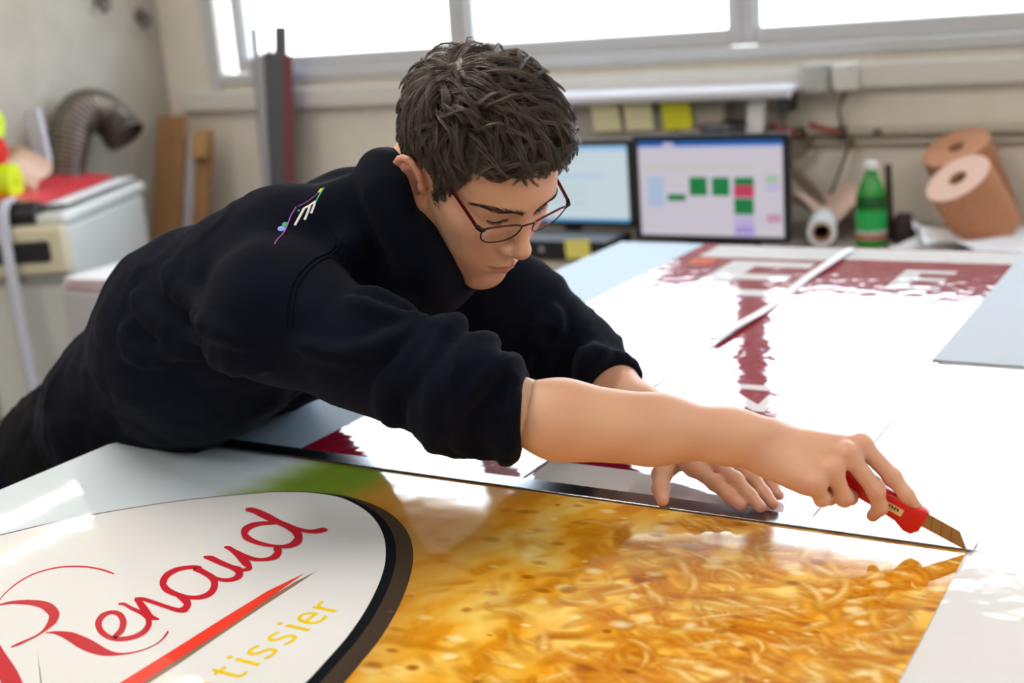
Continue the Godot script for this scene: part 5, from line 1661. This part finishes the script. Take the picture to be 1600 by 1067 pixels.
func build_clothes(o: Node3D) -> void:
	var f := Flesh.new()
	for s in [-0.080, 0.080]:
		f.chain([Vector3(-1.610, 0.881, -1.476 + s * 1.18), Vector3(-1.511, 0.924, -1.443 + s * 1.15), Vector3(-1.251, 1.085, -1.346 + s * 1.06), Vector3(-1.045, 1.196, -1.294 + s * 0.9)], [0.116, 0.127, 0.134, 0.104], 0.05)
	f.chain([Vector3(-1.04, 1.18, -1.22), Vector3(-0.99, 1.165, -1.12), Vector3(-0.86, 1.121, -1.118), R_CUFF_IN, R_CUFF], [0.088, 0.080, 0.062, 0.053, 0.049], 0.022)
	f.chain([Vector3(-1.03, 1.185, -1.34), L_SHOULDER, L_SHOULDER.lerp(L_ELBOW, 0.55), L_ELBOW, L_CUFF], [0.088, 0.082, 0.072, 0.064, 0.050], 0.022)
	# folds
	for q in [
		[[Vector3(-1.238, 1.179, -1.118), Vector3(-1.207, 1.158, -1.097), Vector3(-1.139, 1.123, -1.089), Vector3(-1.029, 1.118, -1.054), Vector3(-0.955, 1.122, -1.045)], 0.020],
		[[Vector3(-1.182, 1.212, -1.134), Vector3(-1.146, 1.183, -1.108), Vector3(-1.026, 1.167, -1.039), Vector3(-0.965, 1.149, -1.035)], 0.018],
		[[Vector3(-1.244, 1.135, -1.097), Vector3(-1.231, 1.102, -1.087), Vector3(-1.162, 1.087, -1.084), Vector3(-1.102, 1.078, -1.104)], 0.018],
		[[Vector3(-0.905, 1.150, -1.046), Vector3(-0.845, 1.140, -1.047), Vector3(-0.806, 1.150, -1.073), Vector3(-0.782, 1.161, -1.124), Vector3(-0.752, 1.157, -1.135)], 0.016],
		[[Vector3(-0.865, 1.200, -1.120), Vector3(-0.839, 1.190, -1.135), Vector3(-0.801, 1.176, -1.150)], 0.014],
		[[Vector3(-0.861, 1.195, -1.092), Vector3(-0.817, 1.178, -1.102), Vector3(-0.788, 1.166, -1.130)], 0.012],
		[[Vector3(-0.771, 1.159, -1.160), Vector3(-0.771, 1.159, -1.143), Vector3(-0.777, 1.137, -1.082), Vector3(-0.796, 1.109, -1.064), Vector3(-0.808, 1.079, -1.066), Vector3(-0.809, 1.062, -1.085)], 0.017],
		[[Vector3(-0.727, 1.150, -1.160), Vector3(-0.727, 1.150, -1.130), Vector3(-0.732, 1.137, -1.095), Vector3(-0.751, 1.107, -1.069), Vector3(-0.765, 1.066, -1.068), Vector3(-0.767, 1.040, -1.090), Vector3(-0.763, 1.025, -1.130)], 0.0165],
		[[Vector3(-0.716, 1.146, -1.165), Vector3(-0.716, 1.145, -1.133), Vector3(-0.720, 1.133, -1.098), Vector3(-0.742, 1.104, -1.070), Vector3(-0.758, 1.061, -1.069)], 0.012],
		[[Vector3(-0.750, 1.155, -1.160), Vector3(-0.751, 1.154, -1.138), Vector3(-0.756, 1.137, -1.088), Vector3(-0.774, 1.108, -1.066)], 0.014],
		[[Vector3(-0.690, 1.131, -1.165), Vector3(-0.690, 1.130, -1.138), Vector3(-0.697, 1.124, -1.106), Vector3(-0.720, 1.096, -1.074)], 0.012],
		[[Vector3(-0.704, 1.140, -1.165), Vector3(-0.704, 1.140, -1.136), Vector3(-0.707, 1.128, -1.101), Vector3(-0.731, 1.100, -1.071), Vector3(-0.750, 1.055, -1.071), Vector3(-0.749, 1.030, -1.095), Vector3(-0.742, 1.018, -1.130)], 0.015],
		[[Vector3(-0.678, 1.121, -1.165), Vector3(-0.678, 1.121, -1.139), Vector3(-0.688, 1.119, -1.112), Vector3(-0.710, 1.092, -1.078), Vector3(-0.727, 1.053, -1.075), Vector3(-0.722, 1.026, -1.105), Vector3(-0.712, 1.015, -1.140)], 0.014],
		[[Vector3(-0.790, 1.100, -1.46), Vector3(-0.775, 1.092, -1.442), Vector3(-0.794, 1.074, -1.422), Vector3(-0.815, 1.045, -1.420)], 0.015],
		[[Vector3(-0.750, 1.070, -1.47), Vector3(-0.747, 1.072, -1.444), Vector3(-0.767, 1.055, -1.424), Vector3(-0.785, 1.020, -1.420)], 0.016],
		[[Vector3(-0.725, 1.050, -1.47), Vector3(-0.725, 1.053, -1.438), Vector3(-0.738, 1.041, -1.422), Vector3(-0.752, 1.010, -1.412)], 0.014]]:
		f.fold(smooth_path(q[0], 3), q[1] * 0.66, 0.0, 0.010)
	# ribbed cuffs
	for q in [[R_CUFF, R_WRIST, 0.0480], [L_CUFF, L_WRIST, 0.0470]]:
		var fr := frame_of(q[1] - q[0])
		var loop := []
		var rad := []
		for k in 17:
			loop.append(q[0] + fr * (Vector3(cos(TAU * k / 16), 0.10, sin(TAU * k / 16)) * q[2]))
			rad.append(0.0085)
		f.chain(loop, rad, 0.008)
	# hood lying round the neck
	var hx := Transform3D(HEAD_AXES, HEAD_AT)
	var ring := [Vector3(-0.878, 1.155, -1.29), Vector3(-0.862, 1.182, -1.248), Vector3(-0.858, 1.214, -1.226), Vector3(-0.872, 1.252, -1.216), Vector3(-0.892, 1.290, -1.222), Vector3(-0.920, 1.306, -1.258), Vector3(-0.938, 1.299, -1.31), Vector3(-0.925, 1.262, -1.362), Vector3(-0.892, 1.210, -1.378), Vector3(-0.876, 1.168, -1.345), Vector3(-0.878, 1.155, -1.29)]
	f.chain(smooth_path(ring, 2), [0.022, 0.022, 0.022, 0.022, 0.022, 0.022, 0.022, 0.022, 0.023, 0.024, 0.025, 0.026, 0.026, 0.026, 0.026, 0.025, 0.024, 0.024, 0.023, 0.023, 0.022], 0.018)
	f.chain([Vector3(-0.925, 1.235, -1.19), Vector3(-0.955, 1.269, -1.225), Vector3(-0.972, 1.272, -1.29)], [0.018, 0.026, 0.028], 0.03)
	f.ball(Vector3(-0.995, 1.246, -1.28), Vector3(0.062, 0.044, 0.105), 0.03, 0, Basis(Vector3.BACK, 0.5))
	f.bone(Vector3(-0.97, 1.19, -1.28), Vector3(-0.905, 1.205, -1.285), 0.085, 0.070, 0.03)
	# openings: neck, cuffs
	f.bone(hx * Vector3(0, -0.02, -0.028), hx * Vector3(0, -0.10, -0.040), 0.058, 0.050, 0.010, 1)
	for q in [[R_CUFF, R_WRIST], [L_CUFF, L_WRIST]]:
		var d: Vector3 = (q[1] - q[0]).normalized()
		f.ball(q[0] + d * 0.190, Vector3.ONE * 0.178, 0.004, 1)
	var ns := FastNoiseLite.new()
	ns.seed = 5
	ns.frequency = 9.0
	ns.fractal_octaves = 2
	var drape := Vector3(-0.42, 0.86, 0.30).normalized()
	var disp := func(p: Vector3, d: float) -> float:
		if absf(d) > 0.05:
			return 0.0
		var e := sleeve_folds(p, R_SHOULDER, R_CUFF, 0.95, 0.70, 0.005, 0.6)
		e += sleeve_folds(p, L_SHOULDER, L_CUFF, 0.95, 0.7, 0.005, 2.1)
		var body := smoothstep(-0.98, -1.12, p.x)
		if body > 0.0:
			var v := p.dot(drape) / 0.062 + 0.8 * ns.get_noise_3d(p.x, p.y, p.z)
			e -= 0.005 * body * pow(0.5 + 0.5 * sin(TAU * v), 2.0) * (0.55 + 0.45 * ns.get_noise_3d(p.x * 0.6 + 7.0, p.y * 0.6, p.z * 0.6))
		e += 0.004 * ns.get_noise_3d(p.x, p.y + 3.0, p.z)
		if p.x > -1.42:                      # the cloth lies flat on the table
			return maxf(d + e, TOP + 0.004 - p.y) - d
		return e
	var m := MB.new()
	f.mesh(m, Vector3(-1.90, 0.70, -1.74), Vector3(-0.60, 1.36, -0.93), 0.0058, disp, null, 0.02)
	var shirt := part("sweatshirt", m.done(), M.fleece, o)
	# stitched seams: armhole, and the print on the back
	for q in [[Vector3(-0.918, 1.170, -1.045), Vector3(-0.920, 1.191, -1.057), Vector3(-0.923, 1.218, -1.080), Vector3(-0.930, 1.236, -1.150), Vector3(-0.935, 1.238, -1.19)]]:
		for off in [0.0, 0.007]:
			var line := []
			for p in smooth_path(q, 6):
				line.append(f.onto(p + Vector3(off, 0, 0), 0.0004, disp)[0])
			part("seam", MB.new().tube(line, 0.0011, 6).done(), M.fleece, shirt)
	var strokes := [
		["print_letter", M.print_white, 0.0015, [[Vector3(-0.978, 1.293, -1.166), Vector3(-0.968, 1.296, -1.177)], [Vector3(-0.978, 1.293, -1.166), Vector3(-0.973, 1.278, -1.149)], [Vector3(-0.973, 1.2945, -1.171), Vector3(-0.968, 1.280, -1.156)], [Vector3(-0.968, 1.296, -1.177), Vector3(-0.966, 1.284, -1.164)]]],
		["print_line", M.print_purple, 0.0009, [[Vector3(-0.988, 1.296, -1.166), Vector3(-0.983, 1.284, -1.150), Vector3(-0.978, 1.270, -1.129), Vector3(-0.975, 1.265, -1.119), Vector3(-0.970, 1.259, -1.109)], [Vector3(-0.987, 1.297, -1.167), Vector3(-0.973, 1.303, -1.185), Vector3(-0.968, 1.305, -1.199)]]],
		["print_line", M.print_green, 0.0012, [[Vector3(-0.967, 1.304, -1.199), Vector3(-0.967, 1.298, -1.181), Vector3(-0.967, 1.294, -1.174)]]],
		["print_line", M.print_yellow, 0.0026, [[Vector3(-0.9695, 1.305, -1.197), Vector3(-0.970, 1.3035, -1.190)]]]]
	for q in [[M.print_blue, Vector3(-0.987, 1.278, -1.139), 0.0045], [M.print_green, Vector3(-0.985, 1.282, -1.143), 0.0034], [M.print_green, Vector3(-0.982, 1.292, -1.162), 0.0014]]:
		var spot: Array = f.onto(q[1], 0.0006, disp)
		part("print_dot", MB.new().lathe([[q[2], -0.001], [q[2], 0.0], [0.0, 0.0004]], 20, spot[0], frame_of(spot[1])).done(), q[0], shirt)
	for q in strokes:
		for st in q[3]:
			var line := []
			var nrm := Vector3.UP
			for k in st.size() - 1:
				for e in 5:
					var hit: Array = f.onto(st[k].lerp(st[k + 1], e / 4.0), 0.0006, disp)
					nrm = hit[1]
					if line.is_empty() or line[-1].distance_to(hit[0]) > 1e-4:
						line.append(hit[0])
			if line.size() > 1:
				part(q[0], MB.new().tube(line, q[2], 8, true, 0.16, nrm.cross((line[-1] - line[0]).normalized())).done(), q[1], shirt)
	# trousers
	var t := Flesh.new()
	for s in [-0.092, 0.092]:
		t.chain([Vector3(-1.746, 0.837, -1.542 + s), Vector3(-1.818, 0.735, -1.554 + s), Vector3(-1.80, 0.45, -1.56 + s * 1.15), Vector3(-1.86, 0.10, -1.56 + s * 1.2)], [0.105, 0.107, 0.080, 0.066], 0.04)
		t.ball(Vector3(-1.842, 0.789, -1.548 + s), Vector3(0.098, 0.100, 0.095), 0.05)
	var tw := func(p: Vector3, d: float) -> float:
		return -0.006 * pow(0.5 + 0.5 * sin(p.y * 60.0 + 9.0 * ns.get_noise_3d(p.x, p.y * 0.5, p.z)), 2.0) if absf(d) < 0.04 else 0.0
	var tm := MB.new()
	t.mesh(tm, Vector3(-2.06, 0.03, -1.82), Vector3(-1.55, 1.06, -1.30), 0.011, tw, null, 0.012)
	part("trousers", tm.done(), M.trouser_cloth, o)
	for s in [-0.10, 0.10]:
		var sh := Flesh.new()
		sh.chain([Vector3(-1.89, 0.055, -1.56 + s), Vector3(-1.79, 0.055, -1.56 + s), Vector3(-1.70, 0.045, -1.56 + s * 1.1)], [0.043, 0.045, 0.036], 0.03)
		var sm := MB.new()
		sh.mesh(sm, Vector3(-1.96, 0.0, -1.64 + s), Vector3(-1.64, 0.13, -1.48 + s), 0.008)
		var shoe := part("shoe", sm.done(), M.shoe, o)
		part("sole", box(Vector3(0.27, 0.022, 0.088), Vector3(-1.805, 0.012, -1.56 + s), 0.01), M.sole, shoe)

# how thick the hair stands over the scalp, and where it grows (head axes)
func hair_height(q: Vector3) -> float:
	var top := smoothstep(0.015, 0.105, q.y)
	return lerpf(0.006, 0.029, top) * (1.0 - 0.25 * smoothstep(0.05, 0.09, q.z) * smoothstep(0.10, 0.07, q.y)) + 0.009 * smoothstep(-0.04, -0.09, q.z) * smoothstep(0.08, 0.0, q.y)

func hair_edge(q: Vector3) -> float:
	# above 0 where hair grows; about metres from the hairline
	var low: float
	if q.z > 0.052:
		low = lerpf(0.074, 0.086, smoothstep(0.052, 0.078, q.z))
	elif q.z > 0.030:
		low = lerpf(0.016, 0.074, (q.z - 0.030) / 0.022)
	elif q.z > 0.008:
		low = -0.006
	elif q.z > -0.036:
		low = 0.036
	else:
		low = lerpf(-0.030, -0.085, smoothstep(-0.036, -0.09, q.z))
	return q.y - low

const SCALP := Vector3(0.0745, 0.090, 0.098)
const SCALP_AT := Vector3(0, 0.040, -0.010)

func scalp(dir: Vector3, lift: float) -> Vector3:
	var p := dir * SCALP
	var n := (dir / SCALP).normalized()
	return SCALP_AT + p + n * lift

func build_hair(o: Node3D) -> void:
	var hx := Transform3D(HEAD_AXES, HEAD_AT)
	var ns := FastNoiseLite.new()
	ns.seed = 12
	ns.frequency = 38.0
	ns.fractal_octaves = 3
	# the mass of the hair
	var rows := []
	for r in 91:
		var th := PI * (1.0 - r / 90.0)
		var ring := []
		for s in 150:
			var a := TAU * s / 150
			var dir := Vector3(cos(a) * sin(th), cos(th), -sin(a) * sin(th))
			var q := scalp(dir, 0.0)
			var e := hair_edge(q) + 0.006 * ns.get_noise_3d(q.x, q.y, q.z)
			var lift := lerpf(-0.012, hair_height(q) * (0.52 + 0.30 * ns.get_noise_3d(q.x * 1.2, q.y * 1.2, q.z * 1.2)), smoothstep(-0.002, 0.010, e))
			ring.append(hx * scalp(dir, lift))
		rows.append(ring)
	var cap := MB.new()
	cap.has_c = true
	cap.paint = Color(0.090, 0.068, 0.057)
	cap.grid(rows, true)
	var hair := part("hair", cap.done(), M.hair, o)
	# locks: each a tuft of fine hairs that draws together towards its tip
	var rng := RandomNumberGenerator.new()
	rng.seed = 77
	var locks := MB.new()
	locks.has_c = true
	var whorl := ((Vector3(0.030, 0.112, -0.056) - SCALP_AT) / SCALP).normalized()
	var golden := PI * (3.0 - sqrt(5.0))
	var guides := 2600
	for k in guides:
		var y := 1.0 - 2.0 * (k + 0.5) / guides
		var rr := sqrt(1.0 - y * y)
		var dir := Vector3(cos(golden * k) * rr, y, sin(golden * k) * rr)
		dir = (dir + Vector3(rng.randfn(), rng.randfn(), rng.randfn()) * 0.02).normalized()
		var q := scalp(dir, 0.0)
		var e := hair_edge(q)
		if e < -0.001:
			continue
		var flow := dir * dir.dot(whorl) - whorl
		if flow.length() < 0.10:
			flow = flow.normalized() * 0.3 + Vector3(0.8, 0, 0.4)
		flow = (flow - dir * flow.dot(dir)).normalized()
		var side := dir.cross(flow)
		var front := smoothstep(0.0, 0.06, q.z) * smoothstep(0.06, 0.11, q.y)
		var clump := ns.get_noise_3d(q.x * 0.5, q.y * 0.5, q.z * 0.5)
		flow = (flow + side * (clump * 1.5 + rng.randfn() * 0.28 - 0.35 * front)).normalized()
		var hh := hair_height(q)
		var long := smoothstep(0.007, 0.026, hh)
		var length := lerpf(0.011, 0.048, long) * rng.randf_range(0.7, 1.2)
		var stop := (-0.004 - 0.012 * rng.randf()) if q.z > 0.05 and q.y > 0.07 else -0.0025 - 0.002 * rng.randf()
		var layer := rng.randf_range(0.55, 1.02) + 0.26 * ns.get_noise_3d(q.x * 1.2, q.y * 1.2, q.z * 1.2)
		var curl := (rng.randfn() * 0.5 + clump * 1.2) * long
		var rise := rng.randf_range(0.0, 0.16) * long
		var b0 := rng.randf_range(0.65, 1.25) * (1.0 + 0.3 * clump)
		var steps := 6
		var line := []
		var d := dir
		var fl := flow
		for s in steps + 1:
			var t := float(s) / steps
			if s > 1 and hair_edge(scalp(d, 0.0)) < stop:
				break
			var here := hair_height(scalp(d, 0.0))
			var lift := here * layer * (0.40 + 0.80 * sin(PI * (0.06 + 0.56 * t))) + rise * hh * t * t * 2.0
			line.append(scalp(d, lift))
			var step := length / steps / 0.088
			d = (d + fl * step).normalized()
			fl = fl - d * fl.dot(d)
			fl = (fl + d.cross(fl) * curl * cos(t * 4.0) * 0.55).normalized()
		if line.size() < 3:
			continue
		var spread := lerpf(0.0026, 0.0042, long)
		var count := int(lerpf(14, 20, long))
		for h in count:
			var off := Vector3(rng.randfn(), rng.randfn(), rng.randfn()) * spread * 0.62
			var cut_ := rng.randf_range(0.0, 0.25)
			var swing := side * rng.randfn() * 0.0016
			var thick := rng.randf_range(0.00024, 0.00050)
			var b := b0 * rng.randf_range(0.7, 1.3) * (1.8 if rng.randf() < 0.06 else 1.0)
			var path := []
			var radii := []
			for s in line.size():
				var t := float(s) / (line.size() - 1)
				path.append(hx * (line[s] + off * (1.0 - 0.78 * pow(t, 0.8)) + swing * sin(t * 5.0 + h)))
				radii.append(thick * (1.0 - 0.75 * pow(t, 2.5)))
			locks.paint = Color(0.090 * b, 0.068 * b, 0.057 * b)
			locks.tube(path, radii, 3, false)
	part("locks", locks.done(), M.hair, hair).set_meta("kind", "stuff")
	# brows and lashes
	var skin := head_flesh()
	for s in [1.0, -1.0]:
		var brow := MB.new()
		var arc := [Vector3(s * 0.0085, 0.0335, 0.096), Vector3(s * 0.020, 0.0385, 0.093), Vector3(s * 0.034, 0.0425, 0.086), Vector3(s * 0.048, 0.0405, 0.074), Vector3(s * 0.058, 0.0345, 0.062)]
		var line := smooth_path(arc, 8)
		for k in 300:
			var t := rng.randf()
			var p: Vector3 = line[int(t * (line.size() - 1))]
			var w := lerpf(0.0034, 0.0013, t)
			p += Vector3(0, rng.randf_range(-1, 1) * w, 0) + Vector3(s * rng.randf_range(-0.001, 0.001), 0, 0)
			var nx: Vector3 = line[mini(int(t * (line.size() - 1)) + 4, line.size() - 1)]
			var go: Vector3 = (nx - line[int(t * (line.size() - 1))])
			if go.length() < 1e-5:
				go = line[-1] - line[-5]
			go = (go.normalized() + Vector3(0, rng.randf_range(0.0, 0.7) * (1.0 - t), 0)).normalized()
			var a0: Vector3 = skin.onto(hx * p, 0.0002)[0]
			var a1: Vector3 = skin.onto(hx * (p + go * 0.004), 0.0012)[0]
			var a2: Vector3 = skin.onto(hx * (p + go * 0.0075), 0.0010)[0]
			brow.tube([a0, a1, a2], [0.00022, 0.00020, 0.00008], 3, false)
		part("eyebrow", brow.done(), M.brow_hair, o).set_meta("kind", "stuff")
		var lash := MB.new()
		var lid := []
		for k in 9:
			var t := k / 8.0
			lid.append(skin.onto(hx * Vector3(s * lerpf(0.0165, 0.0455, t), lerpf(0.0172, 0.0200, t) - 0.0035 * sin(PI * t), lerpf(0.0850, 0.0765, t)), 0.0005)[0])
		lash.tube(lid, [0.0003, 0.0007, 0.0009, 0.0010, 0.0010, 0.0010, 0.0009, 0.0008, 0.0004], 6)
		for k in 46:
			var t := clampf(k / 45.0 + rng.randf_range(-0.02, 0.02), 0.0, 1.0)
			var a0: Vector3 = lid[int(t * 7.99)].lerp(lid[int(t * 7.99) + 1], fmod(t * 7.99, 1.0))
			var out: Vector3 = HEAD_AXES * Vector3(s * lerpf(-0.15, 0.55, t), -0.60, 0.80).normalized()
			out += HEAD_AXES * Vector3(rng.randf_range(-0.25, 0.25), rng.randf_range(-0.15, 0.15), 0)
			var ll := rng.randf_range(0.0032, 0.0062) * (0.65 + 0.35 * sin(PI * t))
			lash.tube([a0, a0 + out * ll * 0.55, a0 + out * ll + HEAD_AXES * Vector3(0, 0.0010, 0)], [0.00026, 0.00020, 0.00006], 3, false)
		part("eyelashes", lash.done(), M.brow_hair, o).set_meta("kind", "stuff")

func build_glasses() -> void:
	var o := thing("eyeglasses", "burgundy rectangular eyeglasses worn low on the nose of the young man", "glasses", HEAD_AT)
	o.basis = HEAD_AXES
	for s in [1.0, -1.0]:
		# outline of one lens, from the nose out along the top and back along the bottom
		var out := [Vector2(0.0105, 0.0215), Vector2(0.020, 0.0245), Vector2(0.036, 0.0262), Vector2(0.054, 0.0262), Vector2(0.0635, 0.0240), Vector2(0.0650, 0.0170), Vector2(0.0610, 0.0070), Vector2(0.0510, 0.0000), Vector2(0.036, -0.0022), Vector2(0.022, -0.0005), Vector2(0.0135, 0.0050), Vector2(0.0100, 0.0140)]
		var pts := []
		for q in out:
			pts.append(Vector3(s * q.x, q.y, 0.1040 - 0.0085 * pow(q.x / 0.065, 1.6) - 0.10 * (0.0262 - q.y)))
		pts.append(pts[0])
		var loop := smooth_path(pts, 5)
		var top := loop.slice(0, 24)
		var low := loop.slice(23)
		part("rim", MB.new().tube(top, 0.00135, 8).done(), M.frame_burgundy, o)
		part("rim", MB.new().tube(low, 0.00085, 8).done(), M.frame_dark, o)
		var lens := MB.new()
		var mid := Vector3.ZERO
		for p in loop:
			mid += p
		mid /= loop.size()
		mid.z += 0.0012
		for k in loop.size() - 1:
			var a: Vector3 = loop[k]
			var b: Vector3 = loop[k + 1]
			if s < 0:
				lens.flat3(mid, a, b)
			else:
				lens.flat3(mid, b, a)
		part("lens", lens.done(), M.spectacle_glass, o)
		part("end_piece", MB.new().tube([Vector3(s * 0.0630, 0.0240, 0.0965), Vector3(s * 0.0685, 0.0248, 0.0945), Vector3(s * 0.0712, 0.0258, 0.0895)], [0.0018, 0.0030, 0.0028], 8).done(), M.frame_dark, o)
		part("temple", MB.new().tube(smooth_path([Vector3(s * 0.0712, 0.0258, 0.0900), Vector3(s * 0.0735, 0.0330, 0.060), Vector3(s * 0.0755, 0.0395, 0.030)], 6), 0.0030, 10, true, 0.34, Vector3.UP).done(), M.frame_burgundy, o)
		part("temple_tip", MB.new().tube(smooth_path([Vector3(s * 0.0755, 0.0395, 0.030), Vector3(s * 0.0775, 0.0430, 0.004), Vector3(s * 0.0770, 0.0400, -0.014), Vector3(s * 0.0740, 0.0270, -0.030), Vector3(s * 0.0730, 0.0120, -0.036)], 6), 0.0024, 10, true, 0.5, Vector3.UP).done(), M.frame_dark, o)
		part("nose_pad", MB.new().box(Vector3(0.0014, 0.0095, 0.0050), Vector3(s * 0.0088, 0.0105, 0.0985), 0.0006, Basis(Vector3.UP, s * 0.5)).done(), M.spectacle_glass, o)
	part("bridge", MB.new().tube(smooth_path([Vector3(-0.0110, 0.0212, 0.1037), Vector3(-0.005, 0.0236, 0.1055), Vector3(0.005, 0.0236, 0.1055), Vector3(0.0110, 0.0212, 0.1037)], 4), 0.0012, 8).done(), M.frame_burgundy, o)
